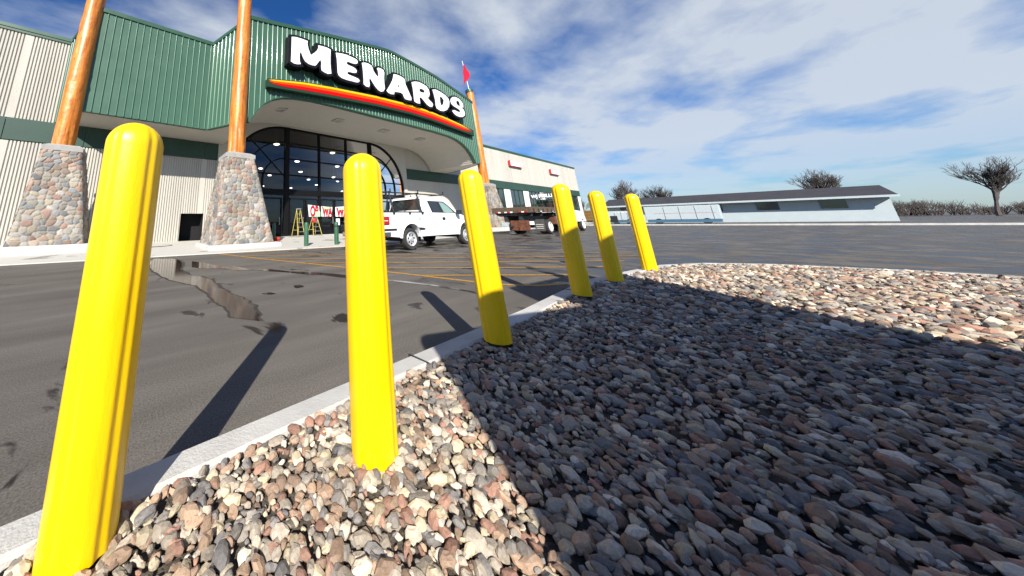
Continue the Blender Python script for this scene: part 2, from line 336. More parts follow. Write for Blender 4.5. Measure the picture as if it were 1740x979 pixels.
def text_mesh(s, size, x, y, z, depth=0.01, dirx=(1,0,0), up=(0,0,1), bold=0.0, align='LEFT', squeeze=1.0):
    cu = bpy.data.curves.new('tmp', 'FONT'); cu.body = s; cu.size = size; cu.extrude = depth/2; cu.offset = bold; cu.align_x = align
    ob = bpy.data.objects.new('tmp', cu); me = bpy.data.meshes.new_from_object(ob)
    dx_, uz = Vector(dirx), Vector(up); nn = dx_.cross(uz)
    vs = [Vector((x,y,z)) + dx_*v.co.x*squeeze + uz*v.co.y + nn*v.co.z for v in me.vertices]; fs = [list(p.vertices) for p in me.polygons]
    bpy.data.objects.remove(ob); bpy.data.curves.remove(cu); bpy.data.meshes.remove(me)
    return vs, fs
def interp(pts, x):
    for (a, b_) in zip(pts, pts[1:]):
        if a[0] <= x <= b_[0]: return a[1] + (b_[1]-a[1])*(x-a[0])/max(1e-6, b_[0]-a[0])
    return pts[0][1] if x < pts[0][0] else pts[-1][1]

# pixel measurements of the photograph turned into real points on a known plane
def ray(px, py):
    d = Vector((px-560, py-262.5)); return ix*d.x - iy*d.y + fwd*LENS_PX
def on_y(px, py, Y):
    d = ray(px, py); k = Y/d.y; return Vector((0,0,CAM_H)) + d*k
def on_x(px, py, X):
    d = ray(px, py); k = X/d.x; return Vector((0,0,CAM_H)) + d*k
def on_z(px, py, Z):
    d = ray(px, py); k = (Z-CAM_H)/d.z; return Vector((0,0,CAM_H)) + d*k

# ------------------------------------------------------------------ ground
mb = MB(); mb.add([(-900,-900,0),(1500,-900,0),(1500,1200,0),(-900,1200,0)], [(0,1,2,3)])
struct(mb.build('parking_lot', 'asphalt', fix=False))
# sidewalk rising gently to the storefront
edge = [(-40, 20.3-4.0), (-12, 14.55), (-2.98, 12.69), (2.87, 11.47), (7.95, 10.42), (12, 10.3), (30, 12.2), (44, 15), (76, 16.5)]
mb = MB()
n = len(edge)
vs = [(x, y, -0.02) for x, y in edge] + [(x, y, 0.03) for x, y in edge] + [(x, max(y+1.5, 17.2), 0.14) for x, y in edge] + [(x, 19.12, 0.15) for x, y in edge]
fs = []
for k in range(3):
    for i in range(n-1): fs.append((k*n+i, k*n+i+1, (k+1)*n+i+1, (k+1)*n+i))
mb.add(vs, fs); struct(mb.build('sidewalk', 'sidewalk_concrete', fix=False))

# gravel island with its concrete kerb
isl = [(-9, 1.52), (3.4, 1.55), (5.3, 1.63), (5.9, 1.60), (6.5, 1.52), (7.2, 1.42), (8.4, 1.22), (9.3, 0.75), (9.9, 0.0), (10.2, -1.2), (10.2, -9)]
def inset(poly, d):
    o = []
    for i, p in enumerate(poly):
        a = Vector(poly[max(0, i-1)]); c = Vector(poly[min(len(poly)-1, i+1)]); tt = (c-a).normalized(); nn = Vector((tt.y, -tt.x))
        o.append((p[0]+nn.x*d, p[1]+nn.y*d))
    return o
inn = inset(isl, 0.16)
mb = MB(); n = len(isl)
prof = [(0.0, -0.02), (0.0, 0.125), (0.02, 0.147), (0.14, 0.15), (0.16, 0.14), (0.16, 0.05)]
rows = []
for d, z in prof: rows += [(x, y, z) for x, y in inset(isl, d)]
mb.add(rows, [(k*n+i, k*n+i+1, (k+1)*n+i+1, (k+1)*n+i) for k in range(len(prof)-1) for i in range(n-1)])
kerb = mb.build('kerb', 'curb_white', fix=False); tag(kerb, 'pale concrete kerb edging the gravel bed under the yellow bollards', 'kerb')
jm = MB()
for x_ in (-1.6, 1.7, 4.75): jm.box(x_-.006, x_+.006, interp(isl, x_)-.162, interp(isl, x_)+.003, .0, .1535)
jk = jm.build('expansion_joint', 'dark_steel', kerb)
mb = MB(); mb.add([(x, y, 0.12) for x, y in inn] + [(-9, -9, 0.12)], [list(range(len(inn)))+[len(inn)]])
struct(mb.build('gravel_bed', 'gravel_base', fix=False))

# loose stones: icosahedra and finer spheres, one colour each
def ico(sub):
    import bmesh
    b = bmesh.new(); bmesh.ops.create_icosphere(b, subdivisions=sub, radius=1); b.verts.ensure_lookup_table()
    v = np.array([q.co[:] for q in b.verts]); f = np.array([[q.index for q in fc.verts] for fc in b.faces]); b.free(); return v, f
def inpoly_y(x):
    for (a, c) in zip(inn, inn[1:]):
        if a[0] <= x < c[0]: return a[1]+(c[1]-a[1])*(x-a[0])/(c[0]-a[0])
    return -99
pal = np.array([(0.46,0.43,0.38),(0.36,0.33,0.29),(0.27,0.26,0.25),(0.58,0.54,0.47),(0.30,0.22,0.17),(0.38,0.28,0.21),(0.20,0.20,0.21),(0.52,0.47,0.36),(0.33,0.20,0.16)])
allv, allf, allc = [], [], []; off = 0
BOLL = [(-.018,1.31),(.925,1.063),(2.373,1.275),(4.465,1.332),(5.90,1.335),(7.445,1.205)]
def scatter(x0, x1, y0, y1, sp, sub, rlo, rhi, seed, dmin, dmax):
    global off
    r = np.random.RandomState(seed); v0, f0 = ico(sub)
    xs = np.arange(x0, x1, sp); ys = np.arange(y0, y1, sp)
    gx, gy = np.meshgrid(xs, ys); gx = gx.ravel()+r.uniform(-.5,.5,gx.size)*sp; gy = gy.ravel()+r.uniform(-.5,.5,gy.size)*sp
    for bx_, by_ in BOLL:
        q = np.hypot(gx-bx_, gy-by_); k = q > .098; gx, gy = gx[k], gy[k]
        if sp < .04: a_ = np.arange(0, 6.28, .21); gx = np.concatenate([gx, bx_+.108*np.cos(a_)]); gy = np.concatenate([gy, by_+.108*np.sin(a_)])
    d = np.hypot(gx, gy); lim = np.array([inpoly_y(a) for a in gx]); k = (gy < lim-0.01) & (d >= dmin) & (d < dmax)
    gx, gy = gx[k], gy[k]; n = gx.size
    if not n: return
    s = (rlo*.75+(rhi*1.35-rlo*.75)*r.uniform(0, 1, (n, 1))**1.6)*np.stack([r.uniform(.8,1.55,n), r.uniform(.55,1.1,n), r.uniform(.40,.85,n)], 1)
    th_ = r.uniform(0, 6.28, n); ph = r.uniform(-.9, .9, n)
    V = v0[None]*s[:, None, :]; V = V*(1+r.uniform(-.24, .20, (n, v0.shape[0], 1))*(1 if sub == 1 else .55)); V = V + (np.sin(V[...,[1,2,0]]*260+r.uniform(0,6.28,(n,1,3)))*.0018 if sub == 2 else 0)
    x, y, z = V[...,0], V[...,1], V[...,2]; c, s_ = np.cos(ph)[:,None], np.sin(ph)[:,None]; y, z = y*c-z*s_, y*s_+z*c
    c, s_ = np.cos(th_)[:,None], np.sin(th_)[:,None]; x, y = x*c-y*s_, x*s_+y*c
    V = np.stack([x+gx[:,None], y+gy[:,None], z+0.128+r.uniform(0, .022, n)[:,None]], -1)
    F = f0[None] + (np.arange(n)*v0.shape[0])[:,None,None] + off
    cc = pal[r.randint(0, len(pal), n)]*np.array((1.06,.98,.88))*r.uniform(.55, 1.25, (n,1))
    allv.append(V.reshape(-1,3)); allf.append(F.reshape(-1,3)); allc.append(np.repeat(cc, v0.shape[0], 0)); off += n*v0.shape[0]
scatter(-1.2, 3.2, -2.2, 1.6, 0.026, 2, 0.010, 0.021, 1, 0.0, 1.9)
scatter(-2.5, 6, -2.6, 1.7, 0.033, 1, 0.013, 0.025, 2, 1.85, 4.5)
scatter(-4, 10.2, -3.5, 1.7, 0.055, 1, 0.020, 0.036, 3, 4.45, 12)
V = np.concatenate(allv); F = np.concatenate(allf); C = np.concatenate(allc)
me = bpy.data.meshes.new('gravel'); me.vertices.add(len(V)); me.vertices.foreach_set('co', V.ravel())
me.loops.add(F.size); me.loops.foreach_set('vertex_index', F.ravel().astype(np.int32)); me.polygons.add(len(F)); me.polygons.foreach_set('loop_start', np.arange(0, F.size, 3, dtype=np.int32))
me.update(calc_edges=True); me.polygons.foreach_set('use_smooth', (np.random.RandomState(5).rand(len(F)//20+1) < .0).repeat(20)[:len(F)])
at = me.color_attributes.new('stone', 'FLOAT_COLOR', 'POINT'); at.data.foreach_set('color', np.concatenate([C, np.ones((len(C),1))], 1).ravel())
me.materials.append(M['pebble']); o = bpy.data.objects.new('gravel', me); COL.objects.link(o); struct(o, 'stuff')
tag(o, 'loose river gravel filling the bed around the yellow bollards', 'gravel')

# painted lines
def strip(mb, pts, w, z):
    n = len(pts); vs = []
    for i, p in enumerate(pts):
        a = Vector(pts[max(0,i-1)]); c = Vector(pts[min(n-1,i+1)]); tt = (c-a).normalized(); nn = Vector((-tt.y, tt.x))*w/2
        vs += [(p[0]+nn.x, p[1]+nn.y, z), (p[0]-nn.x, p[1]-nn.y, z)]
    mb.add(vs, [(2*i, 2*i+1, 2*i+3, 2*i+2) for i in range(n-1)])
main = [(2.81,11.35),(3.42,8.9),(4.39,5.51),(4.62,4.7),(4.96,3.2),(5.13,2.6),(5.45,2.2),(5.95,1.98)]
mb = MB(); strip(mb, main, 0.11, 0.005)
for k in range(15):
    c = 5.14+0.925*k
    best = None
    for a, b_ in zip(main, main[1:]):
        fa, fb = a[0]*.63+a[1]*.777-c, b_[0]*.63+b_[1]*.777-c
        if fa*fb <= 0: q = fa/(fa-fb+1e-9); best = (a[0]+(b_[0]-a[0])*q, a[1]+(b_[1]-a[1])*q)
    if best:
        xe = best[0]+(best[1]-2.0)/.63*.777*0.98
        dxy = (xe-best[0], 2.0-best[1]); xe = min(xe, 12.5); q = (xe-best[0])/(dxy[0] or 1)
        strip(mb, [best, (xe, best[1]+dxy[1]*q)], 0.095, 0.009)
strip(mb, [(3.6, 10.95), (7.5, 10.1)], 0.1, 0.009)
struct(mb.build('road_marking', 'line_yellow', fix=False))

# long puddle in the gutter, reflecting the wall
left = [(256,455),(263,466),(278,474),(300,479),(318,483),(335,484),(346,495),(358,505),(365,510),(352,514),(372,513),(384,520),(396,527),(398,545)]
rightp = [(262,439),(300,439),(303,447),(322,449),(330,452),(302,455),(296,460),(310,466),(345,471),(362,478),(372,490),(388,498),(408,501),(424,507),(416,512),(428,522),(434,532),(440,550)]
def resample(pts, n):
    P = [Vector(p) for p in pts]; L_ = [0]
    for a, b_ in zip(P, P[1:]): L_.append(L_[-1]+(b_-a).length)
    o = []
    for i in range(n):
        d = L_[-1]*i/(n-1)
        for j in range(len(P)-1):
            if L_[j] <= d <= L_[j+1]+1e-6: o.append(P[j].lerp(P[j+1], (d-L_[j])/(L_[j+1]-L_[j]))); break
    return o
pairs = [((256,446),(262,439.5)),((257,455),(300,440)),((266,464),(305,449)),((282,473),(303,457)),((302,479),(318,466)),((322,483),(342,471)),((338,487),(358,477)),((347,495),(366,484)),((356,503),(378,493)),((364,511),(398,501)),((376,519),(418,510)),((388,527),(430,522)),((396,540),(440,545))]
A, B = resample([p[0] for p in pairs], 40), resample([p[1] for p in pairs], 40)
qr = random.Random(31)
A = [Vector((p.x+qr.uniform(-3,3), p.y+qr.uniform(-.6,.6))) for p in A]; B = [Vector((p.x+qr.uniform(-2,7)*(1 if i > 6 else .3), p.y+qr.uniform(-.8,.6))) for i, p in enumerate(B)]
mb = MB(); vs = []
for a, b_ in zip(A, B):
    pa, pb = on_z(a.x, a.y, 0.006), on_z(b_.x, b_.y, 0.006); vs += [tuple(pa), tuple(pb)]
mb.add(vs, [(2*i, 2*i+1, 2*i+3, 2*i+2) for i in range(39)])
struct(mb.build('puddle', 'puddle_water', fix=False))
mb = MB(); vs = []
for i, (a, b_) in enumerate(zip(A, B)):
    pa, pb = on_z(a.x-3-3*qr.random(), a.y+.7*qr.random(), 0.003), on_z(b_.x+2+6*qr.random(), b_.y-.5*qr.random(), 0.003); vs += [tuple(pa), tuple(pb)]
mb.add(vs, [(2*i, 2*i+1, 2*i+3, 2*i+2) for i in range(39)]); struct(mb.build('damp_asphalt', 'damp', fix=False))
def wet_strip(name, pts, ws):
    mb = MB(); vs = []
    P = resample(pts, 30)
    for i, p in enumerate(P):
        w = interp([(j/(len(ws)-1), q) for j, q in enumerate(ws)], i/29)*(1+0.35*math.sin(i*1.9)+0.25*random.uniform(-1,1))
        vs += [tuple(on_z(p.x, p.y-w/2, 0.006)), tuple(on_z(p.x, p.y+w/2, 0.006))]
    mb.add(vs, [(2*i, 2*i+1, 2*i+3, 2*i+2) for i in range(29)]); return struct(mb.build(name, 'puddle_water', fix=False))
wet_strip('water_trickle', [(326,449),(360,453),(410,457),(460,459),(500,463),(545,465),(600,471),(680,478),(745,486),(805,496),(850,508)], [11,6,3,3,5,4,3,2,2.5,2.5,2])
wet_strip('wet_patch', [(445,499),(452,498.5),(460,498.5),(468,499)], [0.6,3.2,3.0,0.6])

# ------------------------------------------------------------------ store building
bld = thing('store_building', 'long cream concrete store with green band, green metal canopy and arched glass entrance', 'store', (14, 19, 0))
YW = 19.0
def ribbed(mb, x0, x1, z0, z1, y, pitch=0.125, depth=0.05, joints=()):
    xs = []; x = x0
    while x < x1-1e-6:
        if any(abs(x+pitch/2-j) < 0.14 for j in joints): xs += [(x, 0), (x+pitch, 0)]
        else: xs += [(x, 0), (x+pitch*.56, 0), (x+pitch*.63, depth), (x+pitch*.93, depth), (x+pitch, 0)]
        x += pitch
    n = len(xs); vs = [(a, y+d, z0) for a, d in xs] + [(a, y+d, z1) for a, d in xs]
    mb.add(vs, [(i, i+1, n+i+1, n+i) for i in range(n-1)])
joints = [-5.37-9*k for k in range(4)] + [3.4]
mb = MB().use('concrete_rib')
ribbed(mb, -40, 4.2, 6.2, 10.8, YW, joints=joints); ribbed(mb, -40, 4.2, 1.72, 5.1, YW, joints=joints); ribbed(mb, -40, 2.375, 0.1, 1.72, YW, joints=joints); ribbed(mb, 3.625, 4.2, 0.1, 1.72, YW)
mb.use('concrete_smooth'); mb.box(-40, 2.375, YW+.07, YW+.3, 0, 10.8); mb.box(3.625, 4.2, YW+.07, YW+.3, 0, 10.8); mb.box(2.375, 3.625, YW+.07, YW+.3, 1.72, 10.8)
mb.build('wall', None, bld, fix=False, loc=(14,19,0))
mb = MB().use('concrete_wing'); rj = [28, 37, 45.5, 51.5, 57.5, 63.5, 69.5]
ribbed(mb, 22.3, 73.7, 6.2, 10.8, YW, joints=rj, depth=0.014); ribbed(mb, 22.3, 37.8, 0.1, 5.1, YW, joints=rj, depth=0.014)
mb.use('concrete_smooth'); mb.box(22.3, 37.8, YW+.03, YW+.3, 0, 10.8); mb.box(37.8, 73.7, YW+.03, YW+.3, 6.15, 10.8); mb.box(4.2, 22.3, YW+.15, YW+.3, 8.4, 10.8)
mb.box(73.5, 73.72, YW-.002, 90, 0, 10.8); mb.box(-40, 73.5, 89.8, 90, 0, 10.8)
mb.build('wall', None, bld, fix=False, loc=(14,19,0))
mb = MB(); mb.box(-40, 73.7, 19.3, 89.8, 10.55, 10.7); mb.build('roof', 'roof_dark', bld, loc=(14,19,0))
mb = MB(); mb.box(-40, 73.8, YW-.08, YW+.36, 10.8, 10.98); mb.box(-40, 73.8, YW-.05, YW-.005, 10.66, 10.8); mb.build('roof_trim', 'green_trim', bld, loc=(14,19,0))
mb = MB(); cuts = [-40, -32.4, -23.4, -14.4, -5.42, -2.5, 3.38, 4.2]
for a, b_ in zip(cuts, cuts[1:]): mb = MB(); mb.box(a+.012, b_-.012, YW-.05, YW-.004, 5.12, 6.19); mb.build('green_band', 'green_band', bld, bevel=0.008, loc=(14,19,0))
cuts = [22.3, 28, 37, 45.5, 51.5, 57.5, 63.5, 73.72]
for a, b_ in zip(cuts, cuts[1:]): mb = MB(); mb.box(a+.012, b_-.012, YW-.05, YW-.004, 5.12, 6.19); mb.build('green_band', 'green_band', bld, bevel=0.008, loc=(14,19,0))
# dark service opening
mb = MB(); mb.add([(2.4,19.9,0.1),(3.6,19.9,0.1),(3.6,19.9,1.72),(2.4,19.9,1.72),(2.4,19.03,0.1),(3.6,19.03,0.1),(3.6,19.03,1.72),(2.4,19.03,1.72)], [(0,1,2,3),(4,0,3,7),(1,5,6,2),(3,2,6,7)])
mb.build('service_opening', 'dark_hole', bld, fix=False, loc=(14,19,0))

# arched window: white surround with an arched hole
def arch_path(cxl, cxr, zc, r, z0, n=14):
    p = [(cxl-r, z0)]
    for i in range(n+1): t = math.pi - i/n*math.pi/2; p.append((cxl+r*math.cos(t), zc+r*math.sin(t)))
    for i in range(n+1): t = math.pi/2 - i/n*math.pi/2; p.append((cxr+r*math.cos(t), zc+r*math.sin(t)))
    p.append((cxr+r, z0)); return p
CL, CR, ZC, RA = 9.05, 17.7, 4.05, 4.2
outer = [(4.2, 0.12), (4.2, 8.45), (22.32, 8.45), (22.32, 0.12)]
ap = arch_path(CL, CR, ZC, RA, 0.12)
# bridge outer rectangle and arch as strips
mb = MB()
poly = [(4.2,0.12)] + [(4.2,8.45)] + [(22.32,8.45)] + [(22.32,0.12)] + ap[::-1]
vs, fs = curve_mesh([poly], YW-.12, YW+.15, smoothloops=False); mb.add(vs, fs)
mb.build('window_surround', 'white_surround', bld, loc=(14,19,0))
win = MB(); vs, fs = curve_mesh([arch_path(CL, CR, ZC, RA-.01, 0.13)], YW+.095, YW+.105, smoothloops=False); win.add(vs, fs)
glass = win.build('arched_window', 'store_glass', bld, loc=(14,19,0))
fr = MB(); yf0, yf1 = YW+.0, YW+.16
def vbar(x, w, z0, z1, e=0.0): fr.box(x-w/2, x+w/2, yf0-.03-e, yf1+e, z0, z1)
def hbar(z, w, x0, x1): fr.box(x0, x1, yf0+.01, yf1-.01, z-w/2, z+w/2)
def arcbar(cx, r, w, t0, t1, n=14):
    for i in range(n):
        a, b_ = t0+(t1-t0)*i/n, t0+(t1-t0)*(i+1)/n; q = []
        for yy in (yf0-.004, yf1-.003):
            q.append([(cx+(r-w/2)*math.cos(a), yy, ZC+(r-w/2)*math.sin(a)), (cx+(r+w/2)*math.cos(a), yy, ZC+(r+w/2)*math.sin(a)),
                      (cx+(r+w/2)*math.cos(b_), yy, ZC+(r+w/2)*math.sin(b_)), (cx+(r-w/2)*math.cos(b_), yy, ZC+(r-w/2)*math.sin(b_))])
        fr.hexa(q[0]+q[1])
vbar(CL+.15, .34, .12, 8.24, .01); vbar(CR-.05, .34, .12, 8.24, .01); vbar(12.08, .13, .12, 8.2); vbar(14.85, .13, .12, 8.2)
hbar(8.18, .16, CL, CR); hbar(7.03, .09, CL, CR); hbar(5.78, .09, CL, CR); hbar(4.55, .09, CL-RA+.1, CR+RA-.1); fr.box(CL-RA+.05, CR+RA-.05, yf0-.06, yf1+.02, 3.05, 3.45)
for cx, s0, s1 in ((CL, math.pi/2, math.pi), (CR, 0, math.pi/2)):
    for r_, w in ((4.12, .16), (2.98, .08), (1.73, .08)): arcbar(cx, r_, w, s0, s1)
for sx_, cx in ((-1, CL), (1, CR)):
    for r_, w in ((4.12, .16), (2.98, .08), (1.73, .08)): fr.box(cx+sx_*r_-w/2, cx+sx_*r_+w/2, yf0, yf1, .14 if r_ > 4 else 3.44, ZC)
    a = (cx+sx_*.1, YW+.08, ZC+.45); b_ = (cx+sx_*4.12*math.cos(R(47)), YW+.08, ZC+4.12*math.sin(R(47))); fr.tube(a, b_, .045, n=6)
f_ = fr.build('window_frame', 'black_frame', glass); f_.location = (0,0,0); f_.location = -Vector((14,19,0))
# doors below the transom
def door(x0, x1):
    d = MB(); z0, z1 = .16, 2.85; y0, y1 = YW+.02, YW+.12
    d.box(x0, x0+.08, y0, y1, z0, z1); d.box(x1-.08, x1, y0, y1, z0, z1); d.box(x0+.08, x1-.08, y0, y1, z1-.1, z1); d.box(x0+.08, x1-.08, y0, y1, z0, z0+.22); d.box(x0+.08, x1-.08, y0+.01, y1-.01, 1.05, 1.12)
    o = d.build('door', 'black_frame', bld, loc=(14,19,0))
    h = MB(); h.tube((x1-.2, y0-.06, .95), (x1-.2, y0-.06, 1.45), .018); h.box(x1-.215, x1-.185, y0-.06, y0+.01, .98, 1.0); h.box(x1-.215, x1-.185, y0-.06, y0+.01, 1.4, 1.42)
    q = h.build('handle', 'aluminium', o); q.location = -Vector((14,19,0))
for x0, x1 in ((5.1,6.9),(7.0,8.85),(9.45,10.75),(10.8,12.0),(12.16,13.45),(13.5,14.76),(14.94,16.2),(16.25,17.4),(17.9,19.6),(19.7,21.6)): door(x0, x1)
# interior shell of the store
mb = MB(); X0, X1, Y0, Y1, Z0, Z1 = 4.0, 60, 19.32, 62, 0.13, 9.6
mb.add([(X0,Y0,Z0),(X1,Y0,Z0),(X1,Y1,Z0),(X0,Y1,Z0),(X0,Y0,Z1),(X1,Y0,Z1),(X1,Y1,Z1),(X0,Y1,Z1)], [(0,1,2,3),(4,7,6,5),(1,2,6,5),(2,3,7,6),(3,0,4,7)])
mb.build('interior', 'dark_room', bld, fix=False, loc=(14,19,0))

# right wing: piers and windows under the band
mb = MB(); wx = [(38.3+5.97*k, 42.5+5.97*k) for k in range(6)]; ed = [37.8] + [q for w in wx for q in w] + [73.5]
for a, b_ in zip(ed[0::2], ed[1::2]): mb = MB(); mb.box(a, b_, YW-.0, YW+.3, 0, 5.1); mb.build('pier', 'pier_white', bld, bevel=.02, loc=(14,19,0))
for (a, b_) in wx:
    q = MB(); q.box(a+.003, b_-.003, YW+.12, YW+.14, .3, 5.09); w_ = q.build('window', 'car_glass', bld, loc=(14,19,0))
    q = MB()
    for x in (a+.05, a+1.45, b_-1.45, b_-.05): q.box(x-.045, x+.045, YW+.05, YW+.11, .3, 5.09)
    q.box(a+.1, b_-.1, YW+.06, YW+.1, 2.5, 2.58); q.box(a+.003, b_-.003, YW+.05, YW+.2, .1, .3)
    k_ = q.build('frame', 'green_trim', w_); k_.location = -Vector((14,19,0))

# ---- canopy: fascia with arched opening, standing seams
YF = 13.83
ARCH = [(4.5,6.2),(4.65,6.5),(4.9,6.9),(5.3,7.42),(5.8,7.8),(6.4,8.06),(7.2,8.22),(8.3,8.32),(10,8.36),(15,8.36),(20.6,8.34),(22.4,8.27),(23.5,8.12),(24.4,7.85),(25.1,7.47),(25.7,6.95),(26.05,6.5),(26.22,6.2)]
TOP = [(4.25,12.52),(5.6,12.74),(8.3,13.24),(11.8,13.83),(14.1,14.19),(15.2,14.33),(15.9,14.35),(18.2,14.18),(21.4,13.83),(24,13.32),(27.1,12.68)]
poly = [(4.25,6.2)] + ARCH + [(27.1,6.2)] + [(x, z-.22) for x, z in TOP[::-1]]
mb = MB().use('green_steel'); vs, fs = curve_mesh([poly], YF, YF+.25, smoothloops=False); mb.add(vs, fs)
mb.use('green_seam')
def seam_line(x, y, z0, z1, nx=0, ny=-1, w=.034, d=.05):
    tx, ty = -ny, nx      # along the wall
    n = 7; ring = []
    for zz_ in (z0, z1):
        for i in range(n): a = math.pi*i/(n-1); ring.append((x+tx*math.cos(a)*.022+nx*math.sin(a)*.042, y+ty*math.cos(a)*.022+ny*math.sin(a)*.042, zz_))
    mb.add(ring, [(i, i+1, n+i+1, n+i) for i in range(n-1)]); return
    p = [(x-tx*w/2, y-ty*w/2), (x+tx*w/2, y+ty*w/2)]
    q = [(x-tx*w*.32+nx*d, y-ty*w*.32+ny*d), (x+tx*w*.32+nx*d, y+ty*w*.32+ny*d)]
    mb.hexa([(p[0][0],p[0][1],z0),(p[1][0],p[1][1],z0),(q[1][0],q[1][1],z0),(q[0][0],q[0][1],z0),(p[0][0],p[0][1],z1),(p[1][0],p[1][1],z1),(q[1][0],q[1][1],z1),(q[0][0],q[0][1],z1)])
x = 4.4
while x < 27.0:
    seam_line(x, YF-.001, (interp(ARCH, x) if 4.5 < x < 26.22 else 6.2)+.03, interp(TOP, x)-.24); x += .305
mb.build('canopy_front', None, bld, loc=(14,19,0), smooth=True)
# side faces: left lower section, and the angled returns
P0, P1, P2, P3 = (-3.75,19.0), (-2.55,16.28), (2.89,16.26), (4.25,13.83)
P4, P5, P6 = (27.1,13.83), (28.45,16.26), (29.5,19.0)
def wallface(name, A_, B_, zA, zB, z0=6.2, zA2=None):
    global mb
    mb = MB().use('green_steel'); dx_, dy_ = B_[0]-A_[0], B_[1]-A_[1]; Ln = math.hypot(dx_, dy_); nx, ny = dy_/Ln, -dx_/Ln
    t_ = .2
    mb.hexa([(A_[0],A_[1],z0),(B_[0],B_[1],z0),(B_[0]-nx*t_,B_[1]-ny*t_,z0),(A_[0]-nx*t_,A_[1]-ny*t_,z0),
             (A_[0],A_[1],zA-.2),(B_[0],B_[1],zB-.2),(B_[0]-nx*t_,B_[1]-ny*t_,zB-.2),(A_[0]-nx*t_,A_[1]-ny*t_,zA-.2)])
    mb.use('green_seam'); s_ = .14
    while s_ < Ln-.05:
        q = s_/Ln; seam_line(A_[0]+dx_*q+nx*.001, A_[1]+dy_*q+ny*.001, z0+.02, zA+(zB-zA)*q-.22, nx, ny); s_ += .305
    mb.use('green_trim'); e = .06
    mb.hexa([(A_[0]+nx*e,A_[1]+ny*e,zA-.22),(B_[0]+nx*e,B_[1]+ny*e,zB-.22),(B_[0]-nx*.3,B_[1]-ny*.3,zB-.22),(A_[0]-nx*.3,A_[1]-ny*.3,zA-.22),
             (A_[0]+nx*e,A_[1]+ny*e,zA),(B_[0]+nx*e,B_[1]+ny*e,zB),(B_[0]-nx*.3,B_[1]-ny*.3,zB),(A_[0]-nx*.3,A_[1]-ny*.3,zA)])
    return mb.build(name, None, bld, loc=(14,19,0), smooth=True)
wallface('canopy_return', P0, P1, 10.95, 11.7); wallface('canopy_side', P1, P2, 11.7, 11.7); wallface('canopy_return', P2, P3, 11.68, 12.5)
wallface('canopy_return', P4, P5, 12.6, 11.7); wallface('canopy_return', P5, P6, 11.7, 10.95)
mb = MB()
for (a, b_) in zip(TOP, TOP[1:]):
    mb.hexa([(a[0],YF-.07,a[1]-.24),(b_[0],YF-.07,b_[1]-.24),(b_[0],YF+.35,b_[1]-.24),(a[0],YF+.35,a[1]-.24),(a[0],YF-.07,a[1]),(b_[0],YF-.07,b_[1]),(b_[0],YF+.35,b_[1]),(a[0],YF+.35,a[1])])
mb.build('canopy_trim', 'green_trim', bld, loc=(14,19,0)); mb = MB()
for (a, b_) in zip(ARCH, ARCH[1:]):
    mb.hexa([(a[0],YF-.03,a[1]-.03),(b_[0],YF-.03,b_[1]-.03),(b_[0],YF+.28,b_[1]-.03),(a[0],YF+.28,a[1]-.03),(a[0],YF-.03,a[1]+.05),(b_[0],YF-.03,b_[1]+.05),(b_[0],YF+.28,b_[1]+.05),(a[0],YF+.28,a[1]+.05)])
mb.build('canopy_trim', 'green_trim', bld, loc=(14,19,0))
# canopy roof
mb = MB(); mb.hexa([(-2.5,16.5,10.9),(4.3,16.5,10.9),(4.3,19.1,10.9),(-3.6,19.1,10.9),(-2.5,16.5,11.0),(4.3,16.5,11.0),(4.3,19.1,11.0),(-3.6,19.1,11.0)])
mb.box(4.4, 27.0, 14.1, 19.1, 11.0, 11.1)
mb.build('canopy_roof', 'roof_dark', bld, loc=(14,19,0))
# soffits: flat ones at the sides, a lap-sided vault behind the arch
mb = MB().use('white_siding'); z = 6.215
mb.add([(*P0[:2], z), (-2.53, 16.4, z), (2.95, 16.4, z), (4.3, 14.05, z), (4.5, 14.05, z), (4.5, 18.98, z), (*(P0[0], 18.98), z)], [(0,1,2,3,4,5,6)])
mb.add([(26.22,14.05,z),(27.0,14.05,z),(28.35,16.4,z),(29.4,18.98,z),(26.22,18.98,z)], [(0,1,2,3,4)])
pr = resample(ARCH, 130); vs = []
for i, p in enumerate(pr):
    for k in (0, 1):
        tt = (pr[min(i+1,129)]-pr[max(i-1,0)]).normalized(); nn = Vector((-tt.y, tt.x)); q = p + nn*(0.032 if k else 0.0)
        vs += [(q.x, 14.06, q.y), (q.x, YW-.12, q.y)]
nn_ = len(vs)//2; mb.add(vs, [(2*i, 2*i+1, 2*i+3, 2*i+2) for i in range(nn_-1)])
mb.build('soffit', None, bld, fix=False, loc=(14,19,0))

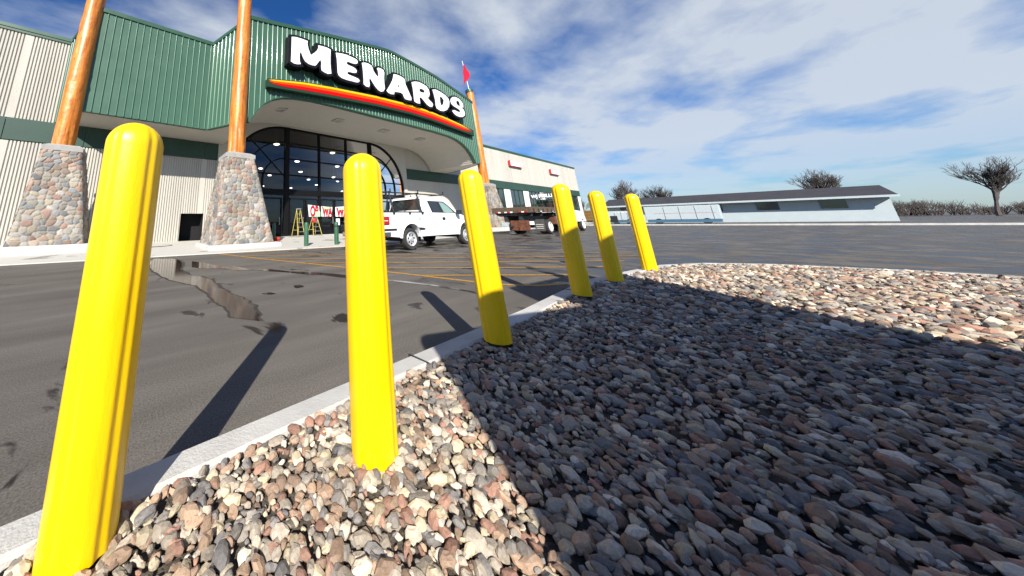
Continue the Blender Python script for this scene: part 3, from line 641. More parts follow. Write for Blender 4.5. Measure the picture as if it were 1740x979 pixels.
# ------------------------------------------------------------------ main sign letters
A_SC = 10.31
raw = {
'M': ((480,50,A_SC), [[(165,128),(240,135),(340,165),(445,205),(437,250),(455,340),(497,450),(560,410),(610,365),(632,320),(628,278),(700,295),(780,320),(845,355),(840,480),(840,600),(850,710),(858,775),(800,780),(740,755),(690,720),(680,650),(685,580),(670,535),(645,550),(610,600),(580,635),(530,630),(460,605),(400,560),(365,500),(340,430),(315,395),(303,430),(300,500),(305,560),(322,608),(260,610),(200,595),(150,560),(158,420),(162,260)]]),
'E': ((560,80,A_SC), [[(112,98),(200,110),(300,135),(400,180),(470,215),(493,245),(490,285),(460,297),(400,285),(340,262),(310,255),(300,275),(305,300),(340,320),(400,345),(450,375),(480,415),(470,450),(430,455),(370,440),(325,432),(312,450),(318,475),(370,498),(450,530),(510,560),(528,590),(515,615),(480,620),(400,600),(300,575),(210,540),(165,500),(145,450),(140,350),(130,200)]]),
'N': ((560,80,A_SC), [[(570,275),(620,272),(680,290),(735,325),(757,370),(770,420),(810,480),(850,530),(860,480),(850,420),(832,375),(850,360),(900,375),(945,405),(960,450),(955,540),(960,640),(970,730),(945,775),(900,782),(850,750),(800,690),(750,610),(715,555),(697,545),(697,600),(705,650),(695,703),(640,690),(600,650),(600,560),(590,430),(580,340)]]),
'A': ((655,110,A_SC), [[(145,165),(200,175),(270,205),(325,240),(345,280),(350,340),(380,410),(420,500),(455,580),(455,625),(400,620),(345,600),(328,570),(310,520),(270,490),(210,478),(160,475),(150,520),(100,515),(50,490),(20,455),(50,410),(90,340),(125,270),(140,210)], [(230,350),(250,398),(207,380)]]),
'R': ((655,110,A_SC), [[(460,305),(520,295),(590,305),(660,340),(720,380),(760,440),(775,510),(765,560),(740,580),(770,620),(820,670),(833,700),(820,740),(780,738),(730,700),(680,640),(640,590),(610,570),(595,590),(605,640),(608,682),(560,675),(515,650),(503,600),(495,500),(480,400)], [(597,420),(640,425),(680,450),(690,480),(670,492),(630,485),(597,465)]]),
'D': ((655,110,A_SC), [[(825,435),(880,435),(960,475),(1040,530),(1100,590),(1122,650),(1115,730),(1080,790),(1020,815),(960,805),(905,770),(885,720),(875,620),(850,520)], [(950,555),(990,575),(1025,630),(1020,680),(1000,710),(975,710),(960,660)]]),
'S': ((725,140,10.88), [[(450,300),(480,272),(530,270),(590,300),(640,350),(670,400),(680,465),(650,465),(620,445),(615,400),(600,360),(570,337),(550,345),(548,385),(570,420),(630,455),(680,500),(708,560),(705,610),(670,640),(620,640),(560,620),(510,580),(482,540),(485,515),(520,515),(570,540),(610,555),(625,540),(610,510),(560,475),(500,440),(460,400),(443,350)]])}
sign = thing('store_sign', 'giant white channel letters with black sides spelling the store name on the green canopy', 'sign', (15, 13.8, 9.5))
for ch in 'MENARDS':
    (ox, oy, sc), loops = raw[ch]; YL = 13.22
    lw = [[(lambda p: (p.x, p.z))(on_y(ox+u/sc, oy+v_/sc, YL)) for u, v_ in lp] for lp in loops]
    area = sum(a[0]*b_[1]-b_[0]*a[1] for a, b_ in zip(lw[0], lw[0][1:]+lw[0][:1]))
    if area < 0: lw[0] = lw[0][::-1]
    for k in range(1, len(lw)):
        ar = sum(a[0]*b_[1]-b_[0]*a[1] for a, b_ in zip(lw[k], lw[k][1:]+lw[k][:1]))
        if ar > 0: lw[k] = lw[k][::-1]
    mb = MB(); vs, fs = curve_mesh([lw[0]], YL+.03, YF-.03, offset=0.16, smoothloops=False); mb.add(vs, fs)
    b_ = mb.build('letter', 'letter_black', sign, loc=(15,13.8,9.5))
    mb = MB(); vs, fs = curve_mesh(lw, YL, YL+.06, offset=0.0, smoothloops=False); mb.add(vs, fs)
    fc = mb.build('letter_face', 'letter_white', b_); fc.location = -Vector((15,13.8,9.5))

# rainbow stripe under the letters
def zp(p, Y=13.45): q = on_y(p[0], p[1], Y); return (q.x, q.z)
capT = [(5.27,8.76),(7.5,9.18),(9.55,9.42),(13.4,9.76),(17,9.93),(19.5,9.9),(21.3,9.80),(23.7,9.58),(25.95,9.27)]
botB = [(5.27,8.28),(7.5,8.48),(9.55,8.66),(13.4,8.95),(17,9.08),(19.5,9.06),(21.3,8.98),(23.7,8.85),(25.95,8.74)]
stripe = thing('stripe_sign', 'long curved yellow orange and red stripe fixed below the big letters', 'stripe sign', (15, 13.8, 8.5))
mb = MB()
for i in range(len(capT)-1):
    a, b_, c, d = capT[i], capT[i+1], botB[i], botB[i+1]
    mb.hexa([(c[0],13.47,c[1]),(d[0],13.47,d[1]),(d[0],YF-.05,d[1]),(c[0],YF-.05,c[1]),(a[0],13.47,a[1]),(b_[0],13.47,b_[1]),(b_[0],YF-.05,b_[1]),(a[0],YF-.05,a[1])])
mb.build('stripe_box', 'green_shaded', stripe, loc=(15,13.8,8.5))
def band(mname, f0, f1, x0, x1, taper0, taper1):
    mb = MB(); n = 60; up_, lo_ = [], []
    for i in range(n+1):
        x = x0+(x1-x0)*i/n; T_, B_ = interp(capT, x)-.06, interp(botB, x)+.12; h = T_-B_
        k = min(1, (x-x0)/taper0+.02, (x1-x)/taper1+.05); c = (f0+f1)/2; a = (f1-f0)/2*k
        up_.append((x, B_+h*(c+a))); lo_.append((x, B_+h*(c-a)))
    for i in range(n): mb.hexa([(lo_[i][0],13.452,lo_[i][1]),(lo_[i+1][0],13.452,lo_[i+1][1]),(lo_[i+1][0],13.468,lo_[i+1][1]),(lo_[i][0],13.468,lo_[i][1]),
                                (up_[i][0],13.452,up_[i][1]),(up_[i+1][0],13.452,up_[i+1][1]),(up_[i+1][0],13.468,up_[i+1][1]),(up_[i][0],13.468,up_[i][1])])
    mb.build('stripe', mname, stripe, loc=(15,13.8,8.5), fix=False)
band('stripe_yellow', .78, 1.0, 5.3, 25.4, .1, 1.6); band('stripe_orange', .47, .775, 5.32, 25.75, .25, 1.6); band('stripe_red', .08, .465, 5.4, 25.5, .8, 1.6)

# ------------------------------------------------------------------ log columns on fieldstone bases
STC = np.array([(0.36,0.34,0.31),(0.42,0.33,0.26),(0.44,0.31,0.24),(0.30,0.29,0.28),(0.47,0.43,0.37),(0.38,0.24,0.19),(0.50,0.46,0.42),(0.34,0.32,0.26),(0.26,0.27,0.28),(0.43,0.37,0.28)])
def stone_base(bc, bh, tc_, th_, z0, z1, seed, parent, loc):
    r = np.random.RandomState(seed); vs, fs, cs = [], [], []; off_ = 0
    for side in range(4):
        ang = [0, 90, 180, 270][side]; ca, sa = math.cos(R(ang)), math.sin(R(ang))
        nu, nv = 74, 128
        U, Vv = np.meshgrid(np.linspace(0,1,nu), np.linspace(0,1,nv)); h = z1-z0
        half = bh+(th_-bh)*Vv; lx = (U*2-1)*half; ly = -half
        cx = bc[0]+(tc_[0]-bc[0])*Vv; cy = bc[1]+(tc_[1]-bc[1])*Vv
        su, sv = lx+10*side, Vv*h
        cell = .19; gu, gv = np.floor(su/cell/1.25).astype(int), np.floor(sv/cell).astype(int)
        d1 = np.full(U.shape, 9.); d2 = np.full(U.shape, 9.); idx = np.zeros(U.shape, int)
        for du_ in (-2,-1,0,1,2):
            for dv_ in (-2,-1,0,1,2):
                a, b_ = gu+du_, gv+dv_
                hsh = (a*73856093 ^ b_*19349663 ^ seed*83492791) & 0x7fffffff
                h1 = ((hsh*1103515245+12345) >> 8 & 0xffff)/65535.; h2 = ((hsh*69069+1) >> 8 & 0xffff)/65535.; h3 = ((hsh*22695477+1) >> 8 & 0xffff)/65535.
                px_ = (a+.5+(h1-.5)*.85)*cell*1.25; py_ = (b_+.5+(h2-.5)*.85)*cell
                d = np.hypot((su-px_)/1.2, sv-py_)-h3*.045
                c1_ = d < d1; d2 = np.where(c1_, d1, np.minimum(d2, d)); idx = np.where(c1_, hsh, idx); d1 = np.where(c1_, d, d1)
        e = np.clip((d2-d1)/.07, 0, 1); bulge = .075*np.sqrt(np.clip(e*(2-e), 0, 1))*(1-.25*(d1/.15)**2)
        endf = np.minimum(1, np.minimum(U, 1-U)*22)
        ly = ly - bulge*(.25+.75*endf) + .02; lx2 = lx*(1+bulge*.25/np.maximum(half,.1)*(1-endf))
        X = cx + lx2*ca - ly*sa*1.0; Y = cy + lx2*sa + ly*ca
        # rotate local frame (front faces -Y)
        P = np.stack([X, Y, z0+Vv*h], -1).reshape(-1,3)
        col = STC[(idx >> 5) % len(STC)]*(0.46+0.44*(((idx >> 11) & 255)/255.))[...,None]
        mort = np.array((0.34,0.30,0.24)); k = np.clip((e-.06)/.16, 0, 1)[...,None]; col = mort*(1-k)+col*k
        ii = np.arange(nu*nv).reshape(nv, nu); q = np.stack([ii[:-1,:-1], ii[:-1,1:], ii[1:,1:], ii[1:,:-1]], -1).reshape(-1,4)
        vs.append(P); fs.append(q+off_); cs.append(col.reshape(-1,3)); off_ += nu*nv
    V_, F_, C_ = np.concatenate(vs)-np.array(loc), np.concatenate(fs), np.concatenate(cs)
    me = bpy.data.meshes.new('stone_base'); me.from_pydata(V_.tolist(), [], F_.tolist()); me.polygons.foreach_set('use_smooth', [True]*len(me.polygons))
    at = me.color_attributes.new('stone', 'FLOAT_COLOR', 'POINT'); at.data.foreach_set('color', np.concatenate([C_, np.ones((len(C_),1))], 1).ravel())
    me.materials.append(M['fieldstone']); o = bpy.data.objects.new('stone_base', me); COL.objects.link(o); o.parent = parent
def log_column(label, bc, bh, tc_, th_, z0, z1, pb, pt, rb, rt, ztop, seed, plz=0.0):
    loc = (bc[0], bc[1], 0); t = thing('log_column', label, 'column', loc, 'log columns on stone bases')
    stone_base(bc, bh, tc_, th_, z0, z1-.24, seed, t, loc)
    mb = MB(); a = th_+.05
    mb.box(tc_[0]-a, tc_[0]+a, tc_[1]-a, tc_[1]+a, z1-.26, z1-.06); mb.hexa([(tc_[0]-a,tc_[1]-a,z1-.06),(tc_[0]+a,tc_[1]-a,z1-.06),(tc_[0]+a,tc_[1]+a,z1-.06),(tc_[0]-a,tc_[1]+a,z1-.06),(tc_[0]-a*.75,tc_[1]-a*.75,z1+.04),(tc_[0]+a*.75,tc_[1]-a*.75,z1+.04),(tc_[0]+a*.75,tc_[1]+a*.75,z1+.04),(tc_[0]-a*.75,tc_[1]+a*.75,z1+.04)])
    mb.build('cap_stone', 'cap_grey', t, bevel=.015, loc=loc)
    mb = MB(); a = bh+.2; mb.hexa([(bc[0]-a,bc[1]-a,-.02),(bc[0]+a+.15,bc[1]-a,-.02),(bc[0]+a+.15,bc[1]+a,-.02),(bc[0]-a,bc[1]+a,-.02),(bc[0]-a+.03,bc[1]-a+.03,z0+.02),(bc[0]+a+.1,bc[1]-a+.03,z0+.02),(bc[0]+a+.1,bc[1]+a-.03,z0+.02),(bc[0]-a+.03,bc[1]+a-.03,z0+.02)])
    mb.build('plinth', 'curb_white', t, bevel=.03, loc=loc)
    # log: slightly irregular tapered trunk with split checks near the foot
    r = random.Random(seed); n, rows_ = 40, 60; vs = []; ph = [r.uniform(0,6.3) for _ in range(6)]
    checks = [r.uniform(3.6, 5.6) for _ in range(3)]
    knots = [(r.uniform(0,6.28), r.uniform(0,1), r.uniform(.02,.035)) for _ in range(46)]
    for j in range(rows_+1):
        q = j/rows_; z = z1-.05+(ztop-z1)*q; cx, cy = pb[0]+(pt[0]-pb[0])*q, pb[1]+(pt[1]-pb[1])*q; rad = rb+(rt-rb)*q
        cx += .02*math.sin(q*5+ph[0]); cy += .02*math.sin(q*4+ph[1])
        for i in range(n):
            th__ = 2*math.pi*i/n; rr_ = rad*(1+.02*math.sin(3*th__+ph[2]+q*6)+.012*math.sin(7*th__+ph[3]-q*20))
            for (ka, kq, kr) in knots:
                da = (th__-ka+math.pi) % (2*math.pi)-math.pi; rr_ += kr*math.exp(-(da*rad/.07)**2-((q-kq)*(ztop-z1)/.1)**2)
            for k_, ca_ in enumerate(checks):
                da = (th__-ca_+math.pi) % (2*math.pi)-math.pi
                rr_ -= .07*math.exp(-(da/.09)**2)*max(0, 1-q*(3.0+k_))
            vs.append((cx+rr_*math.cos(th__), cy+rr_*math.sin(th__), z))
    fs = [(j*n+i, j*n+(i+1) % n, (j+1)*n+(i+1) % n, (j+1)*n+i) for j in range(rows_) for i in range(n)]
    mb = MB(); mb.add(vs, fs); o = mb.build('log', 'varnished_log', t, smooth=True, loc=loc)
    mb = MB(); mb.lathe([(rt+.035, ztop-.28),(rt+.035, ztop+.02),(rt*.5, ztop+.06)], (pt[0],pt[1],0), n=24); mb.build('log_cap', 'green_trim', t, loc=loc)
    return t
log_column('orange log column at the left end of the green canopy', (-2.58,16.47), 1.09, (-2.70,16.41), .61, .39, 4.43, (-2.83,16.3), (-2.62,16.35), .38, .345, 14.2, 3)
log_column('orange log column beside the arched window and white storefront walk', (4.15,13.83), 1.30, (3.98,13.88), .65, .215, 4.36, (3.95,13.85), (3.93,13.95), .415, .36, 14.6, 5)
log_column('orange log column topped by a red flag behind the pickup', (27.75,13.9), 1.05, (27.65,14.0), .62, .3, 4.3, (27.72,14.0), (27.72,14.25), .38, .34, 14.2, 9)
# flag on the right column
fl = thing('flag', 'small red flag on a white staff on top of the right log column', 'flag', (27.72, 14.25, 14.2))
mb = MB(); mb.tube((27.72,14.25,14.2), (27.25,14.3,17.5), .04, .03, 8); mb.build('staff', 'letter_white', fl, loc=(27.72,14.25,14.2))
fp = [(784.9,111),(787.5,110),(790.5,118),(793.5,124),(795.5,131),(793,136),(789,140),(786.5,147),(785,146),(784.3,139),(786,131),(785.6,124),(785.2,117)]
mb = MB(); vs = []
pts = [on_y(u, v_, 14.3) for u, v_ in fp]
for sgn in (-.012, .012):
    for i, p in enumerate(pts): vs.append((p.x, p.y-.16+sgn+.08*math.sin(i*1.3), p.z))
n = len(pts); mb.add(vs, [list(range(n))[::-1], list(range(n,2*n))]+[(i,(i+1)%n,n+(i+1)%n,n+i) for i in range(n)])
mb.build('cloth', 'flag_red', fl, loc=(27.72,14.25,14.2))

# ------------------------------------------------------------------ soffit lights and pendant lamps
lab = ['square recessed soffit light nearest the left end of the canopy arch', 'square recessed soffit light, second from the left under the canopy', 'square recessed soffit light, third from the left under the canopy', 'square recessed soffit light, rightmost under the canopy']
for i, x in enumerate((7.18, 11.8, 16.44, 21.07)):
    zt = interp(ARCH, x)
    t_ = thing('ceiling_light', lab[i], 'ceiling light', (x, 15.95, zt), 'recessed lights in the canopy soffit')
    mb = MB(); a = .36
    for (x0,x1,y0,y1) in ((-a,a,-a,-a+.1),(-a,a,a-.1,a),(-a,-a+.1,-a+.1,a-.1),(a-.1,a,-a+.1,a-.1)): mb.box(x0,x1,y0,y1,-.06,.03)
    mb.build('light_frame', 'white_siding', t_)
    mb = MB(); mb.box(-.27,.27,-.27,.27,-.03,.02); mb.build('lens', 'lamp_metal', t_)
lamps = [(470,244.8,1.0,1),(565,259.4,1.0,1),(504.8,274,1,0),(510.7,291.8,1,0),(524.3,304.8,1,0),(537.5,314,1,0),(494.4,319.4,1,0),(443,286,1,0),(458,297.6,1,0),(446.5,316,1,0),(573,282.6,1,0),(566.6,301,1,0),(573.6,308,1,0),(581,324.7,1,0),(677,315,1,0),(665.5,323,1,0)]
protoL = {}
for (u, v_, s_, warm) in lamps:
    p = on_z(u, v_, 7.0) if not warm else on_z(u, v_, 7.05)
    if p.y < 19.7: p = on_y(u, v_, 19.95)
    if warm not in protoL:
        t_ = thing('pendant_lamp', '', 'lamp', p, 'pendant lamps glowing inside the store')
        mb = MB(); mb.lathe([(.03,.28),(.08,.25),(.16,.18),(.24,.07),(.26,0)], n=16); mb.tube((0,0,.34),(0,0,1.6),.012,n=5); mb.build('lamp_shade', 'lamp_metal', t_, smooth=True)
        mb = MB(); mb.lathe([(.24,-.01),(.21,-.06),(.12,-.10),(.03,-.11)], n=16); mb.build('bulb', 'lamp_warm' if warm else 'lamp_glow', t_, smooth=True)
        protoL[warm] = t_
    else: t_ = copy_thing(protoL[warm], p)
    t_['label'] = 'small round white lamp glowing deep inside the dark store' if not warm else ('wide yellowish dome lamp high in the left curve of the arched window' if u < 500 else 'wide yellowish dome lamp high behind the middle panes of the window')

# ------------------------------------------------------------------ storefront things
def gbollard(u, v_, label, bandz=None, Y=None):
    p = on_z(u, v_, .10); t_ = thing('green_bollard', label, 'bollard', (p.x, p.y, .06), 'green bollards on the storefront walk')
    mb = MB(); mb.lathe([(.105,0),(.105,.93),(.095,.97),(.07,1.0),(.03,1.02)], n=20); mb.build('sleeve', 'green_bollard', t_, smooth=True)
    if bandz: mb = MB(); mb.lathe([(.11,bandz),(.11,bandz+.06)], n=20); mb.build('band', 'black_plastic', t_)
gbollard(520.5, 415.8, 'plain green bollard on the walk in front of the ladder')
gbollard(572, 413.2, 'green bollard with a black band near the top', .78)
gbollard(465, 407.5, 'dark green bollard half hidden behind the right stone column base')
p = on_z(470, 413.5, .05); t_ = thing('flower_pot', 'empty red flower pot on the walk beside the stone base', 'pot', (p.x, p.y, .05))
mb = MB(); mb.lathe([(.13,0),(.17,.22),(.2,.22),(.2,.29),(.17,.29),(.15,.2)], n=20); mb.build('pot', 'red_pot', t_, smooth=True)
# hose loop
t_ = MB(); c = on_z(262, 419, .1); pr_ = [(c.x+.75*math.cos(a/30*6.283), c.y+.55*math.sin(a/30*6.283), .11) for a in range(31)]
for a, b_ in zip(pr_, pr_[1:]): t_.tube(a, b_, .022, n=6)
tag(t_.build('hose', 'black_plastic'), 'black hose lying in a loop on the pale walk between the columns', 'hose')
# step ladders
def ladder(x, y, h, w, label, spread=.42):
    t_ = thing('step_ladder', label, 'ladder', (x, y, .16)); f = MB()
    for s_ in (-1, 1): f.tube((s_*w, -spread, 0), (s_*w*.55, 0, h), .022, n=6)
    f.build('front_rails', 'ladder_yellow', t_)
    for i in range(1, int(h/.3)+1):
        q = i*.3/h; k = MB()
        if q < .94: k.box(-w*(1-.45*q), w*(1-.45*q), -spread*(1-q)-.04, -spread*(1-q)+.04, i*.3-.012, i*.3+.012); k.build('step', 'aluminium', t_)
    k = MB(); k.box(-w*.6, w*.6, -.1, .1, h-.03, h+.03); k.build('top_cap', 'aluminium', t_)
    b_ = MB()
    for s_ in (-1, 1): b_.tube((s_*w*.95, spread+.1, 0), (s_*w*.5, .03, h-.05), .02, n=6)
    b_.tube((-w*.95, spread, .4), (w*.95, spread, .4), .015, n=6); b_.build('rear_rails', 'ladder_yellow', t_)
ladder(9.7, 18.1, 1.85, .26, 'tall yellow step ladder standing open before the dark doors, left')
ladder(11.15, 18.3, 1.3, .36, 'shorter yellow step ladder below the red balloon')
p = on_y(533.5, 375.2, 18.1); t_ = thing('balloon', 'round red balloon tied at the second ladder', 'balloon', (p.x, p.y, p.z-.17))
mb = MB(); mb.lathe([(.01,0),(.05,.03),(.12,.09),(.165,.19),(.15,.28),(.09,.34),(.02,.36)], n=18); mb.build('balloon', 'balloon_red', t_, smooth=True)
# banners on the doors
def banner(pts, txt, label, bold=.03, extra=None):
    P = [on_y(u, v_, 18.86) for u, v_ in pts]; t_ = thing('banner', label, 'banner', tuple(P[3]), 'red and white banners hung across the store doors')
    n = 10; rows_ = []
    mb = MB(); vs = []
    for yy in (0.0, .012):
        for j in range(2):
            for i in range(n+1):
                a = P[3].lerp(P[2], i/n) if j == 0 else P[0].lerp(P[1], i/n); vs.append((a.x, a.y+yy+.02*math.sin(i*1.2), a.z))
    k = n+1
    fs = [(i,i+1,k+i+1,k+i) for i in range(n)]+[(2*k+i,2*k+i+1,3*k+i+1,3*k+i) for i in range(n)]
    mb.add(vs, fs); mb.build('cloth', 'banner_white', t_, loc=tuple(P[3]), fix=False)
    w = (P[2]-P[3]).length; h = P[0].z-P[3].z
    vs, fs = text_mesh(txt, h*1.2, P[3].x+w*.10, 18.83, P[3].z+h*.05, .01, bold=.055, squeeze=w*.82/(h*1.2*.74*len(txt)))
    mb = MB(); mb.add(vs, fs); mb.build('lettering', 'banner_red', t_, loc=tuple(P[3]))
    if extra:
        mb = MB()
        for (a0,a1,b0,b1,mn) in extra: mb.use(mn).box(P[3].x+w*a0, P[3].x+w*a1, 18.80, 18.815, P[3].z+h*b0, P[3].z+h*b1)
        mb.build('printed_panel', None, t_, loc=tuple(P[3]))
banner([(523.2,347.9),(541.8,350.4),(543.6,368.2),(525,368.2)], 'OP', 'white banner with big red letters, leftmost on the store doors', extra=[(.55,1.0,0,.42,'banner_green')])
banner([(545.7,350.7),(564.6,352.1),(563.2,367.9),(546.2,367.9)], 'WA', 'white and red banner with a pale green strip, second on the doors', extra=[(.2,.78,.72,.95,'banner_green')])
banner([(569.6,352.1),(590,350.5),(590,368.5),(570.4,368.0)], 'WA', 'white and red banner with green strip, partly behind a yellow bollard', extra=[(.3,.85,.72,.95,'banner_green')])
# notice and goods stack behind glass
p = on_y(574, 377, 18.96); mb = MB(); mb.box(p.x-.18, p.x+.18, 18.94, 18.955, p.z-.25, p.z+.25)
tag(mb.build('notice', 'banner_white'), 'small white paper notice taped on the door behind the banded green bollard', 'notice')
mb = MB(); mb.box(8.2, 9.4, 21, 22, 1.6, 3.0); mb.box(8.3,9.3,20.97,20.995,1.7,2.1)
tag(mb.build('display_board', 'brown_goods'), 'brown display board hanging inside the left store window', 'display board')

# wall signs on the right wing
for (x0, x1, txt, label, sq) in ((44.9, 48.9, 'Exteriors', 'white sign box with red edge on the wing wall, nearer the entrance', 1.0), (60.0, 63.9, 'Interiors', 'white sign box with red edge on the wing wall, farther from the entrance', 1.0)):
    t_ = thing('wall_sign', label, 'sign', (x0, 19, 8.6), 'small red edged signs on the wing wall')
    mb = MB(); mb.box(x0, x1, 18.66, 18.98, 8.55, 9.45); mb.build('sign_box', 'sign_red', t_, bevel=.1, loc=(x0,19,8.6))
    mb = MB(); mb.box(x0+.1, x1-.1, 18.64, 18.655, 8.64, 9.37); mb.build('sign_face', 'letter_white', t_, loc=(x0,19,8.6))
    vs, fs = text_mesh(txt, .72, x0+.35, 18.63, 8.78, .01, squeeze=1.05); mb = MB(); mb.add(vs, fs); mb.build('lettering', 'sign_text', t_, loc=(x0,19,8.6))

# ------------------------------------------------------------------ yellow bollards
def bollard_mesh():
    mb = MB(); RB = .0945
    def rf(t, h):
        k = 1.0
        for j in range(5):
            c = R(-56)+j*R(72); d = (t-c+math.pi) % (2*math.pi)-math.pi
            k -= .042*math.exp(-(d/.11)**2)*(1 if h < 1.24 else max(0, 1-(h-1.24)/.05)); k += .014*math.exp(-((abs(d)-.2)/.08)**2)*(1 if h < 1.25 else 0)
        return k
    prof = [(RB, 0), (RB, .4), (RB, .8), (RB, 1.1), (RB, 1.2)]
    for i in range(1, 11):
        a = i/10*math.pi/2; prof.append((RB*math.cos(a)*.999+.0005, 1.205+.095*math.sin(a)))
    mb.lathe(prof, n=120, rf=rf); return mb
bl = [((-.018,1.31), 'largest yellow bollard at the left, nearest the green bordered wall', .145), ((.925,1.063), 'second yellow bollard from the left, overlapping the white pickup tail', .085),
      ((2.373,1.275), 'yellow bollard hiding the nose of the white pickup', .168), ((4.465,1.332), 'yellow bollard in front of the flatbed truck, shaded below', .17),
      ((5.90,1.335), 'yellow bollard just left of the bare tree, shaded below', .145), ((7.445,1.205), 'farthest yellow bollard, fully sunlit and mud spattered', .15)]
b0 = None
for (p, label, z) in bl:
    if b0 is None:
        b0 = bollard_mesh().build('yellow_bollard', 'yellow_plastic', smooth=True); b0.location = (p[0], p[1], z); o = b0
    else: o = b0.copy(); COL.objects.link(o); o.location = (p[0], p[1], z)
    tag(o, label, 'bollard', 'yellow bollards along the gravel bed')
    o.rotation_euler.z = {2.373: R(8), .925: R(-14)}.get(p[0], 0)
    if p[0] == 2.373: o.rotation_euler = (Matrix.Rotation(R(-2.0), 4, Vector((.87,.49,0))) @ Matrix.Rotation(R(8), 4, 'Z')).to_euler()
# mud spots on the last one
o.data = o.data.copy(); o.data.materials[0] = M['yellow_dirty']
t = M['yellow_dirty'].node_tree; b = t.nodes['Principled BSDF']; src = b.inputs['Base Color'].links[0].from_socket
tcn = N(t, 'ShaderNodeTexCoord'); v = N(t, 'ShaderNodeTexVoronoi', i_Scale=34.0); L(t, tcn.outputs['Object'], v.inputs['Vector'])
n = N(t, 'ShaderNodeTexNoise', i_Scale=9.0, i_Detail=3.0); L(t, tcn.outputs['Object'], n.inputs['Vector'])
sp = N(t, 'ShaderNodeSeparateXYZ'); L(t, tcn.outputs['Object'], sp.inputs[0])
fall = N(t, 'ShaderNodeMapRange'); L(t, sp.outputs['Z'], fall.inputs[0]); fall.inputs[1].default_value = 0.0; fall.inputs[2].default_value = 0.5; fall.inputs[3].default_value = 0.27; fall.inputs[4].default_value = -0.12
th_n = N(t, 'ShaderNodeMath', operation='MULTIPLY'); L(t, fall.outputs[0], th_n.inputs[0]); L(t, n.outputs['Fac'], th_n.inputs[1])
ls = N(t, 'ShaderNodeMath', operation='LESS_THAN'); L(t, v.outputs['Distance'], ls.inputs[0]); L(t, th_n.outputs[0], ls.inputs[1])
mx = N(t, 'ShaderNodeMixRGB', i_2=(0.05, 0.035, 0.02, 1)); L(t, ls.outputs[0], mx.inputs[0]); L(t, src, mx.inputs[1]); L(t, mx.outputs[0], b.inputs['Base Color'])

# ------------------------------------------------------------------ white pickup
def wheel(parent, x, y, r, w, side, spokes=7, rimmat='alloy', loc=(0,0,0)):
    mb = MB(); yy = [(-w/2+.05, .62), (-w/2, .80), (-w/2, .93), (-w/2+.03, .99), (-w/4, 1.0), (w/4, 1.0), (w/2-.03, .99), (w/2, .93), (w/2, .80), (w/2-.05, .62)]
    mb.lathe([(r*k, h) for h, k in yy], (x, y, r), axis='y', n=36, caps=False)
    tt = mb.build('tyre', 'tyre', parent, smooth=True, loc=loc)
    s_ = side; f = y+s_*w/2
    rim = MB().use('black_gap'); rim.lathe([(r*.64, -.02), (r*.64, .02)], (x, f-s_*.07, r), axis='y', n=30)
    rim.use(rimmat); n = 30; vs = []
    for (rr_, dy_) in ((.66, .0), (.62, .012), (.56, -.03), (.56, -.07), (.66,-.07)):
        for i in range(n): a = 2*math.pi*i/n; vs.append((x+r*rr_*math.cos(a), f+s_*dy_, r+r*rr_*math.sin(a)))
    rim.add(vs, [(k*n+i, k*n+(i+1)%n, ((k+1)%5)*n+(i+1)%n, ((k+1)%5)*n+i) for k in range(5) for i in range(n)])
    rim.lathe([(r*.1, s_*.0), (r*.58, -s_*.02), (r*.60, -s_*.03)], (x, f-s_*.03, r), axis='y', n=30)
    rim.use('black_gap')
    for k in range(spokes):
        a = 2*math.pi*k/spokes+.2; c, s2 = math.cos(a), math.sin(a)
        rim.lathe([(r*.085, -.004), (r*.085, .004)], (x+c*r*.40, f-s_*.036+s_*.006, r+s2*r*.40), axis='y', n=10)
    rim.use(rimmat)
    rim.lathe([(r*.17, -.02), (r*.17, .012), (r*.1, .02)], (x, f-s_*.015, r), axis='y', n=18)
    o = rim.build('rim', None, tt, fix=True); o.location = -Vector(loc)
PX = (7.1, 8.3, 0)
pk = thing('pickup_truck', 'white extended cab pickup with black ladder rack parked before the entrance', 'pickup', PX)
YN, YFA = 7.3, 9.42
def arc(cx, cz, r, a0, a1, n=12): return [(cx+r*math.cos(a0+(a1-a0)*i/n), cz+r*math.sin(a0+(a1-a0)*i/n)) for i in range(n+1)]
RW, FW = 8.64, 12.26
# outer skin of bed sides, with flared (flareside) wheel arch
bedp = [(7.16,.56),(8.08,.47)] + [(q[0], q[1]) for q in arc(RW, .42, .52, math.pi-.08, .08)] + [(9.15,.46),(9.47,.46),(9.47,1.35),(7.16,1.35)]
for (a, b_) in ((YN+.02, YN+.24), (YFA-.24, YFA-.02)):
    mb = MB(); mb.prism(bedp, lambda p, a=a: (p[0], a, p[1]), lambda p, b_=b_: (p[0], b_, p[1])); mb.build('bed_side', 'white_paint', pk, bevel=.03, loc=PX)
mb = MB(); mb.box(7.2, 9.45, YN+.24, YFA-.24, .62, .72); mb.box(9.38, 9.47, YN+.24, YFA-.24, .72, 1.33); mb.box(7.4, 12.9, 7.75, 8.85, .42, .62); mb.box(8.5,8.7,7.5,9.1,.3,.44); mb.box(9.2,9.9,7.9,8.4,.24,.42); mb.box(12.2,12.35,7.5,9.1,.3,.44); mb.build('chassis', 'dark_steel', pk, loc=PX)
mb = MB(); mb.box(7.12, 7.2, YN+.2, YFA-.2, .66, 1.33); mb.build('tailgate', 'white_paint', pk, bevel=.02, loc=PX)
